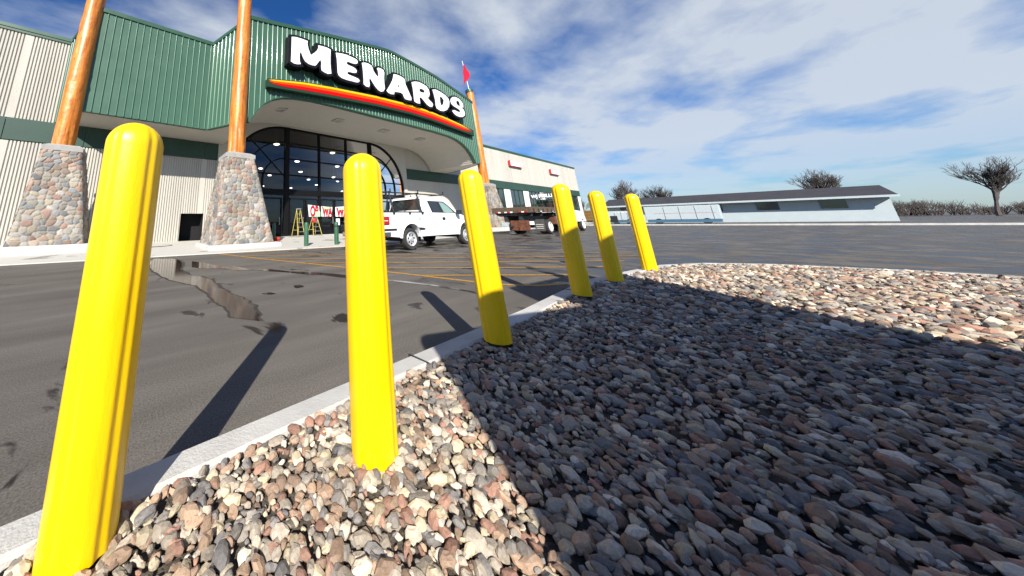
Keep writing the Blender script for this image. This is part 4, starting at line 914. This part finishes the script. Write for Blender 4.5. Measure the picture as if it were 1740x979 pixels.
# wheel arch flares
for (cx, ys, yo) in ((RW, YN+.02, -.06), (RW, YFA-.02, .06), (FW, YN+.02, -.03), (FW, YFA-.02, .03)):
    mb = MB(); a_, c_ = arc(cx, .42, .53, math.pi-.05, .05, 16), arc(cx, .42, .60, math.pi-.05, .05, 16)
    for i in range(16): mb.hexa([(a_[i][0],ys,a_[i][1]),(a_[i+1][0],ys,a_[i+1][1]),(c_[i+1][0],ys,c_[i+1][1]),(c_[i][0],ys,c_[i][1]),(a_[i][0],ys+yo,a_[i][1]),(a_[i+1][0],ys+yo,a_[i+1][1]),(c_[i+1][0],ys+yo*.1,c_[i+1][1]),(c_[i][0],ys+yo*.1,c_[i][1])])
    mb.build('wheel_arch', 'white_paint', pk, loc=PX, smooth=True)
# cab body and bonnet
cabp = [(9.49,.46),(11.72,.45),(11.76,.52)] + [(q[0], q[1]) for q in arc(FW, .42, .50, math.pi-.1, .05)] + [(12.85,.42),(13.0,.5),(13.0,1.0),(12.92,1.14),(12.05,1.27),(11.9,1.33),(9.49,1.36)]
mb = MB(); mb.prism(cabp, lambda p: (p[0], YN+.06, p[1]), lambda p: (p[0], YFA-.06, p[1])); cab = mb.build('cab_body', 'white_paint', pk, bevel=.045, loc=PX)
# greenhouse
def gy(z): return YN+.08+(z-1.24)/.78*.17
def gh(x0, x1, z0, X0, X1, z1, m_, name, ins=0.0, par=pk):
    mb = MB(); a, b_ = gy(z0)+ins, gy(z1)+ins; A2, B2 = (YN+YFA)-a, (YN+YFA)-b_
    mb.hexa([(x0,a,z0),(x1,a,z0),(x1,A2,z0),(x0,A2,z0),(X0,b_,z1),(X1,b_,z1),(X1,B2,z1),(X0,B2,z1)]); return mb.build(name, m_, par, bevel=.05, loc=PX)
gh(9.5, 12.02, 1.30, 9.72, 11.22, 2.03, 'white_paint', 'cab_roof')
def side_pane(pts, m_, name, e=.006):
    for sgn in (0, 1):
        mb = MB(); f = (lambda y: y) if sgn == 0 else (lambda y: YN+YFA-y)
        mb.prism(pts, lambda p: (p[0], f(gy(p[1])-e), p[1]), lambda p: (p[0], f(gy(p[1])+.05), p[1])); mb.build(name, m_, pk, loc=PX)
side_pane([(9.98,1.84),(11.06,1.83),(11.3,1.70),(11.86,1.30),(11.72,1.25),(11.2,1.25),(11.1,1.32),(10.12,1.33)], 'black_plastic', 'window_surround', .004)
side_pane([(10.74,1.79),(11.0,1.78),(11.24,1.66),(11.62,1.36),(11.15,1.35),(10.9,1.38)], 'green_glass', 'side_window', .012)
side_pane([(10.06,1.80),(10.58,1.80),(10.68,1.38),(10.18,1.38)], 'car_glass', 'quarter_window', .012)
mb = MB(); w0, w1 = 9.555, 9.70
mb.hexa([(w0-.03,7.48,1.37),(w0+.03,7.48,1.37),(w0+.03,9.24,1.37),(w0-.03,9.24,1.37),(w1-.03,7.63,1.93),(w1+.02,7.63,1.93),(w1+.02,9.09,1.93),(w1-.03,9.09,1.93)]); mb.build('rear_window', 'car_glass', pk, loc=PX)
mb = MB(); mb.hexa([(11.9,7.5,1.36),(12.0,7.5,1.36),(12.0,9.22,1.36),(11.9,9.22,1.36),(11.18,7.66,1.98),(11.24,7.66,1.98),(11.24,9.06,1.98),(11.18,9.06,1.98)]); mb.build('windscreen', 'car_glass', pk, loc=PX)
# trim: lights, bumper, handle, mirrors
for (a, b_) in ((YN-.004, YN+.2), (YFA-.2, YFA+.004)):
    o_ = MB(); o_.box(7.13, 7.56, a, b_, .90, 1.22); q = o_.build('tail_light', 'red_lens', pk, bevel=.05, loc=PX)
    o_ = MB(); o_.box(7.12, 7.46, a-.006, b_+.006, 1.045, 1.075); k_ = o_.build('reversing_lens', 'white_lens', q, bevel=.01); k_.location = -Vector(PX)
mb = MB(); mb.box(7.0, 7.62, YN+.01, YFA-.01, .50, .70); mb.build('rear_bumper', 'chrome', pk, bevel=.05, loc=PX)
mb = MB(); mb.box(6.98, 7.9, YN-.01, YFA+.01, .715, .79); mb.build('bumper_pad', 'black_plastic', pk, bevel=.03, loc=PX)
mb = MB(); mb.prism([(9.1,.80),(9.38,.78),(9.48,.74),(9.44,.71),(9.12,.70)], lambda p: (p[0], YN-.005, p[1]), lambda p: (p[0], YN+.05, p[1])); mb.build('side_step', 'black_plastic', pk, loc=PX)
mb = MB(); mb.box(10.7, 10.86, YN+.02, YN+.07, 1.06, 1.17); mb.build('door_handle', 'black_plastic', pk, bevel=.015, loc=PX)
mb = MB(); mb.box(9.84, 9.852, YN+.054, YN+.061, .5, 1.3); mb.box(11.72, 11.732, YN+.054, YN+.061, .95, 1.24); mb.box(9.86,11.7,YN+.054,YN+.061,.5,.508); mb.build('door_seam', 'black_plastic', pk, loc=PX)
for f in (lambda y: y, lambda y: YN+YFA-y):
    mb = MB(); ys = sorted((f(YN-.2), f(YN+.0))); mb.box(11.6, 11.76, ys[0], ys[1], 1.28, 1.46); ys = sorted((f(YN-.02), f(YN+.15))); mb.box(11.66, 11.72, ys[0], ys[1], 1.3, 1.35); mb.build('wing_mirror', 'black_plastic', pk, bevel=.03, loc=PX)
mb = MB(); mb.lathe([(.16,-.003),(.16,.003)], (11.2, YN+.055, .98), axis='y', n=24); mb.use('decal_gold'); mb.mi = [0]*len(mb.mi); mb.use('decal_grey'); mb.box(11.0, 11.42, YN+.05, YN+.057, .74, .77); mb.box(11.08,11.34,YN+.05,YN+.057,.69,.71); mb.build('door_emblem', None, pk, loc=PX)
for x in (RW, FW):
    wheel(pk, x, YN+.14, .39, .27, -1, loc=PX); wheel(pk, x, YFA-.14, .39, .27, 1, loc=PX)
mb = MB(); mb.box(9.72, 9.86, 8.15, 8.45, 1.93, 1.985); mb.build('brake_light', 'red_lens', pk, bevel=.01, loc=PX)
mb = MB(); mb.box(9.475, 9.492, YN+.03, YN+.2, .5, 1.34); mb.build('bed_gap', 'black_gap', pk, loc=PX)
mb = MB(); mb.box(7.5, 8.05, YN+.012, YN+.03, 1.18, 1.2); mb.box(9.9, 11.7, YN+.05, YN+.062, .93, .94); mb.build('body_crease', 'far_white', pk, loc=PX)
mb = MB(); mb.lathe([(.075,-.003),(.075,.003)], (9.2, YN+.017, 1.12), axis='y', n=20); mb.build('fuel_door', 'far_white', pk, loc=PX)
# bed rail cap and ladder rack
mb = MB()
for y in (YN+.13, YFA-.13): mb.box(7.16, 9.5, y-.12, y+.12, 1.352, 1.392); [mb.box(x-.05, x+.05, y-.13, y+.13, 1.28, 1.36) for x in (7.8, 8.65, 9.38)]
mb.build('bed_rail', 'black_plastic', pk, loc=PX)
mb = MB()
for x in (7.85, 9.42):
    for (y0, y1) in ((YN+.08, YN+.26), (YFA-.08, YFA-.26)): mb.tube((x, y0, 1.38), (x-.0, y1, 2.1), .03, n=8)
for y in (YN+.26, YFA-.26): mb.tube((7.3, y, 2.1), (11.1, y, 2.1), .024, n=8)
for x in (7.3, 7.85, 9.42, 11.08):
    mb.tube((x, YN+.16, 2.12), (x, YFA-.16, 2.12), .026, n=8)
    for y in (YN+.18, YFA-.18): mb.tube((x, y, 2.1), (x, y, 2.24), .024, n=8)
mb.build('ladder_rack', 'black_plastic', pk, loc=PX)

# ------------------------------------------------------------------ flatbed truck
FX = (20.6, 9.0, 0)
ft = thing('flatbed_truck', 'old flatbed truck with weathered wooden deck and rusty tail plate', 'truck', FX)
mb = MB()
for k in range(17): x = 20.6+k*.36; mb.box(x+.006, x+.354, 7.9, 10.15, 1.66-.02*(k % 2)*random.random(), 1.78+random.uniform(-.01,.01))
mb.build('deck', 'weathered_wood', ft, loc=FX)
mb = MB().use('weathered_wood'); mb.box(20.6, 26.7, 7.86, 7.98, 1.42, 1.66); mb.box(20.6, 26.7, 10.07, 10.19, 1.42, 1.66); mb.box(20.5, 20.62, 7.86, 10.19, 1.40, 1.76)
mb.build('deck_frame', None, ft, loc=FX)
mb = MB(); mb.box(20.7, 30.8, 8.45, 8.65, .85, 1.2); mb.box(20.7, 30.8, 9.35, 9.55, .85, 1.2)
for x in (21, 22.5, 24.5, 26): mb.box(x, x+.12, 8.0, 10.0, 1.2, 1.42)
mb.box(23.3, 23.5, 8.2, 9.8, .4, .6); mb.box(30.2,30.4,8.2,9.8,.4,.6); mb.hexa([(20.62,8.3,1.25),(20.8,8.3,1.25),(20.8,9.9,1.25),(20.62,9.9,1.25),(20.62,7.95,1.42),(20.8,7.95,1.42),(20.8,10.1,1.42),(20.62,10.1,1.42)])
mb.build('chassis', 'dark_steel', ft, loc=FX)
mb = MB(); mb.box(20.58, 20.66, 8.05, 9.15, .30, .92); mb.box(20.52,20.6,8.5,8.65,.3,.55); mb.build('tail_plate', 'rusty_steel', ft, bevel=.02, loc=FX)
for (y, mn) in ((8.1,'red_lens'),(8.45,'red_lens'),(9.1,'red_lens'),(9.85,'red_lens'),(8.28,'white_lens'),(8.95,'white_lens'),(9.3,'white_lens'),(9.7,'white_lens')):
    mb = MB(); mb.box(20.46, 20.5, y-.07, y+.07, 1.42, 1.50); mb.build('marker_light', mn, ft, loc=FX)
for k in range(5):
    mb = MB(); mb.box(21.1+k*.95, 21.25+k*.95, 7.83, 7.86, 1.45, 1.52); mb.build('marker_light', 'white_lens' if k % 2 else 'red_lens', ft, loc=FX)
for y in (7.95, 9.6):
    q = MB(); q.box(22.55, 22.6, y, y+.55, .22, .98); fl_ = q.build('mud_flap', 'mud_flap', ft, loc=FX)
    q = MB(); [q.box(22.53, 22.549, y+.06, y+.49, z, z+.03) for z in (.62, .5, .38)]; k_ = q.build('flap_stripes', 'white_lens', fl_); k_.location = -Vector(FX)
mb = MB(); mb.box(20.7, 20.9, 9.35, 9.75, .55, .8); mb.build('licence_plate', 'far_white', ft, loc=FX)
for x, y, s_ in ((23.4,8.03,-1),(23.4,8.33,-1),(23.4,9.67,1),(23.4,9.97,1),(30.3,8.1,-1),(30.3,9.9,1)): wheel(ft, x, y, .48, .27, s_, spokes=5, rimmat='white_lens', loc=FX)
for k in range(8): mb = MB(); mb.box(20.95+k*.72, 21.07+k*.72, 7.82, 7.87, 1.44, 1.66); mb.build('stake_pocket', 'dark_steel', ft, loc=FX)
mb = MB(); mb.box(24.6, 25.8, 7.98, 8.5, .62, 1.15); mb.build('tool_box', 'rusty_steel', ft, bevel=.02, loc=FX)
mb = MB(); mb.tube((26.0, 8.3, .8), (26.9, 8.3, .8), .28, n=16); mb.build('fuel_tank', 'mud_flap', ft, loc=FX)
mb = MB(); mb.tube((20.5, 9.0, .55), (20.75, 9.0, .55), .07, n=8); mb.tube((20.7, 8.2, 1.3), (21.4, 9.6, .7), .03, n=6); mb.tube((20.7, 9.5, 1.3), (21.6, 8.9, .6), .03, n=6); mb.build('tow_gear', 'dark_steel', ft, loc=FX)
# cab
mb = MB(); mb.hexa([(27.1,7.95,.7),(31.2,7.95,.7),(31.2,10.05,.7),(27.1,10.05,.7),(27.1,8.0,1.75),(31.1,8.05,1.55),(31.1,9.95,1.55),(27.1,10.0,1.75)]); mb.build('cab_body', 'white_paint', ft, bevel=.08, loc=FX)
mb = MB(); mb.hexa([(27.1,8.0,1.75),(29.3,8.0,1.72),(29.3,10.0,1.72),(27.1,10.0,1.75),(27.25,8.15,2.5),(28.6,8.15,2.5),(28.6,9.85,2.5),(27.25,9.85,2.5)]); mb.build('cab_roof', 'green_trim', ft, bevel=.08, loc=FX)
mb = MB(); mb.hexa([(27.05,8.35,1.85),(27.12,8.35,1.85),(27.12,9.65,1.85),(27.05,9.65,1.85),(27.18,8.4,2.35),(27.25,8.4,2.35),(27.25,9.6,2.35),(27.18,9.6,2.35)]); mb.build('rear_window', 'car_glass', ft, loc=FX)
# headache rack with lettering facing back
rk = MB(); rk.tube((26.8,7.95,1.78),(26.8,7.95,2.95),.05,n=6); rk.tube((26.8,10.1,1.78),(26.8,10.1,2.95),.05,n=6); rk.box(26.77,26.83,7.95,10.1,2.58,2.66); rk.box(26.77,26.83,7.95,10.1,2.9,2.96)
for y in (8.4,8.85,9.3,9.75): rk.box(26.78,26.82,y-.02,y+.02,1.78,2.6)
rko = rk.build('cab_guard', 'dark_steel', ft, loc=FX)
vs, fs = text_mesh('WJ MULLE', .36, 26.74, 9.98, 2.64, .02, dirx=(0,-1,0), bold=.016, squeeze=.92); mb = MB(); mb.add(vs, fs); q = mb.build('lettering', 'letter_white', rko); q.location = -Vector(FX)

# ------------------------------------------------------------------ background
# low dark-roofed building across the lot
bx = 68; hb = thing('low_building', 'long low building with dark roof far across the lot', 'building', (bx, 0, 0))
mb = MB(); mb.prism([(bx-1.2,2.72),(bx+5,4.1),(bx+11.2,2.72)], lambda p: (p[0], -9, p[1]), lambda p: (p[0], 14.8, p[1])); mb.build('roof', 'roof_dark', hb, loc=(bx,0,0))
mb = MB(); mb.box(bx, bx+10, -8.6, 14.3, 0, 2.75); mb.build('wall', 'far_white', hb, loc=(bx,0,0))
for k in range(5): mb = MB(); y = 11-4.3*k; mb.box(bx-.06, bx-.01, y, y+1.6, 1.5, 2.55); mb.build('window', 'car_glass', hb, loc=(bx,0,0))
mb = MB(); mb.box(bx-1.3, bx-1.15, -9, 14.8, 2.55, 2.78); mb.build('gutter', 'far_white', hb, loc=(bx,0,0))
# pale box trailers in front of it
tl = None
for i, (y0, y1, label, h) in enumerate(((8.7, 12.2, 'white box trailer with blue skirt parked across the lot, left of the last bollard', 1.78), (2.2, 8.2, 'white box trailer with a thin red line, right of the last bollard', 2.2))):
    x = 56; t_ = thing('box_trailer', label, 'trailer', (x, (y0+y1)/2, 0), 'white box trailers across the lot'); lc = (x, (y0+y1)/2, 0)
    mb = MB(); mb.box(x, x+2.3, y0, y1, .55, h); mb.build('trailer_box', 'far_white', t_, bevel=.05, loc=lc)
    mb = MB(); mb.box(x-.01, x+2.2, y0+.1, y1-.1, .22, .54); mb.build('skirt', 'far_blue', t_, loc=lc)
    mb = MB(); q = 3
    for k in range(4): yy = y0+.5+k*(y1-y0-1)/4; mb.box(x-.03, x-.005, yy, yy+.04, .6, h-.1)
    mb.build('panel_joint', 'aluminium', t_, loc=lc)
    if i == 0:
        mb = MB(); mb.box(x-.05,x-.004,10.9,11.6,.3,1.15); mb.build('door', 'black_plastic', t_, loc=lc)
        mb = MB()
        for k in range(6): mb.box(x-.02,x-.004,8.95+k*.4,9.2+k*.4,1.5,1.66)
        mb.build('lettering', 'decal_grey', t_, loc=lc)
    else: mb = MB(); mb.box(x-.02,x-.004,y0+.3,y1-.8,1.32,1.36); mb.build('red_line', 'sign_text', t_, loc=lc)
    for yy in (y0+1.1, y1-1.1):
        mb = MB(); mb.lathe([(.33,-.1),(.36,-.08),(.36,.08),(.33,.1)], (x+.1,yy,.36), axis='x', n=20); mb.build('wheel', 'tyre', t_, loc=lc)
# lumber trailer
lc = (72, 18, 0); t_ = thing('lumber_stack', 'long brown lumber stack beyond the end of the wing wall', 'lumber', lc)
for k in range(7): mb = MB(); mb.box(80+.1*(k%2), 83, 9.5+.2*(k%3), 24, .35+k*.3, .62+k*.3); mb.build('board_layer', 'lumber', t_, loc=lc)
mb = MB(); mb.box(80, 83, 10, 23.5, 0, .33); mb.build('bearers', 'dark_steel', t_, loc=lc)
# far kerb strip and verge
mb = MB(); mb.box(48.5, 48.8, -60, 15, 0, .14); tag(mb.build('far_kerb', 'curb_white'), 'straight white kerb line at the far edge of the lot', 'kerb')

def bare_tree(x, y, h, seed, label, spread=1.0):
    r = random.Random(seed); tr, br = MB(), MB()
    t_ = thing('bare_tree', label, 'tree', (x, y, 0), 'leafless winter trees on the horizon')
    def grow(p, d, ln, rad, lvl):
        segs = 3; q = p
        for i in range(segs):
            d = (d+Vector((r.gauss(0,.12),r.gauss(0,.12),r.gauss(.12,.08)))).normalized(); e = q+d*ln/segs
            (tr if lvl < 2 else br).tube(q, e, rad*(1-i*.14), rad*(1-(i+1)*.14), n=6 if lvl < 2 else 3, caps=False); q = e
            if lvl >= 1 and lvl < 6 and r.random() < .5: side(q, d, ln*.6, rad*.5, lvl+1)
        if lvl < 6:
            for _ in range(4 if lvl == 0 else 3 if lvl < 3 else 2): side(q, d, ln*r.uniform(.62,.86), rad*.62, lvl+1)
    def side(q, d, ln, rad, lvl):
        ax = Vector((r.gauss(0,1),r.gauss(0,1),r.gauss(0,.4))).normalized(); a = r.uniform(.25,.68)*spread
        grow(q, (d*math.cos(a)+ax*math.sin(a)).normalized(), ln, max(rad, .012*h/10), lvl)
    grow(Vector((0,0,0)), Vector((0,0,1)), h*.26, h*.028, 0)
    tr.build('trunk', 'bark', t_, fix=False, loc=None).location = (0,0,0); br.build('crown', 'bark', t_, fix=False).location = (0,0,0)
bare_tree(86, 15.0, 8.8, 3, 'wide leafless tree standing above the low dark roof', 1.05)
bare_tree(100, 13.2, 6.6, 8, 'leafless tree behind the last yellow bollard, right of the wide tree')
bare_tree(100, 10.4, 9.0, 12, 'leafless tree over the right end of the dark roof')
bare_tree(105, 27.0, 6.5, 15, 'small leafless tree between the wing corner and a bollard')
bare_tree(96, -7.0, 9.0, 21, 'big leafless tree far right over the low building')
bare_tree(115, -22.0, 9.5, 23, 'leafless tree at the far right edge of the lot')
# distant hedge line at the edge of the lot
mb = MB(); r = random.Random(2)
for k in range(1500):
    y = r.uniform(-150, 60); x = 135+r.uniform(0, 14); hh = 1.4+1.6*abs(math.sin(y*.11)+.5*math.sin(y*.37))*r.uniform(.5, 1.1)
    for j in range(6):
        d = Vector((r.gauss(0,.35), r.gauss(0,.35), 1)).normalized(); q = Vector((x, y, 0)); e = q+d*hh*r.uniform(.5,.7); mb.tube(q, e, .05, .035, n=3, caps=False)
        for i in range(3): d2 = (d+Vector((r.gauss(0,.45), r.gauss(0,.45), .2))).normalized(); mb.tube(e, e+d2*hh*r.uniform(.25,.5), .03, .012, n=3, caps=False)
o = mb.build('hedgerow', 'bark', fix=False); struct(o, 'stuff'); tag(o, 'distant belt of bare brush along the horizon', 'brush')

# unseen truck added behind the camera, shaped to throw shade on the gravel bed
dt = thing('shade_caster_truck', 'unseen white truck shape added behind the viewer to shade the gravel bed', 'truck', (0,0,0))
ca, sa = math.cos(R(40)), math.sin(R(40))
def w2(p, s_, z): return (p*ca+s_*sa, -p*sa+s_*ca, z)
def bxp(mb, p0, p1, s0, s1, z0, z1, z1b=None): mb.hexa([w2(p0,s0,z0), w2(p1,s0,z0), w2(p1,s1,z0), w2(p0,s1,z0), w2(p0,s0,z1), w2(p1,s0,z1b or z1), w2(p1,s1,z1b or z1), w2(p0,s1,z1)])
mb = MB(); bxp(mb, 2.28, 4.2, -2.6, -.5, .3, 3.6, 4.4); mb.build('shade_caster_box', 'white_paint', dt, bevel=.03)  # top sloped to fit the edge of the cast shade
mb = MB(); bxp(mb, .5, 2.5, -2.5, -.52, .3, 2.34, 2.84); mb.build('cab', 'white_paint', dt, bevel=.08)
mb = MB(); bxp(mb, .9, 4.1, -2.3, -.7, .5, .88); mb.build('chassis', 'dark_steel', dt)
for p in (1.3, 3.5):
    for s_ in (-.62, -2.4):
        mb = MB(); a = Vector(w2(p, s_-.12, .57)); b_ = Vector(w2(p, s_+.12, .57)); mb.tube(a, b_, .42, n=24); mb.build('wheel', 'tyre', dt)
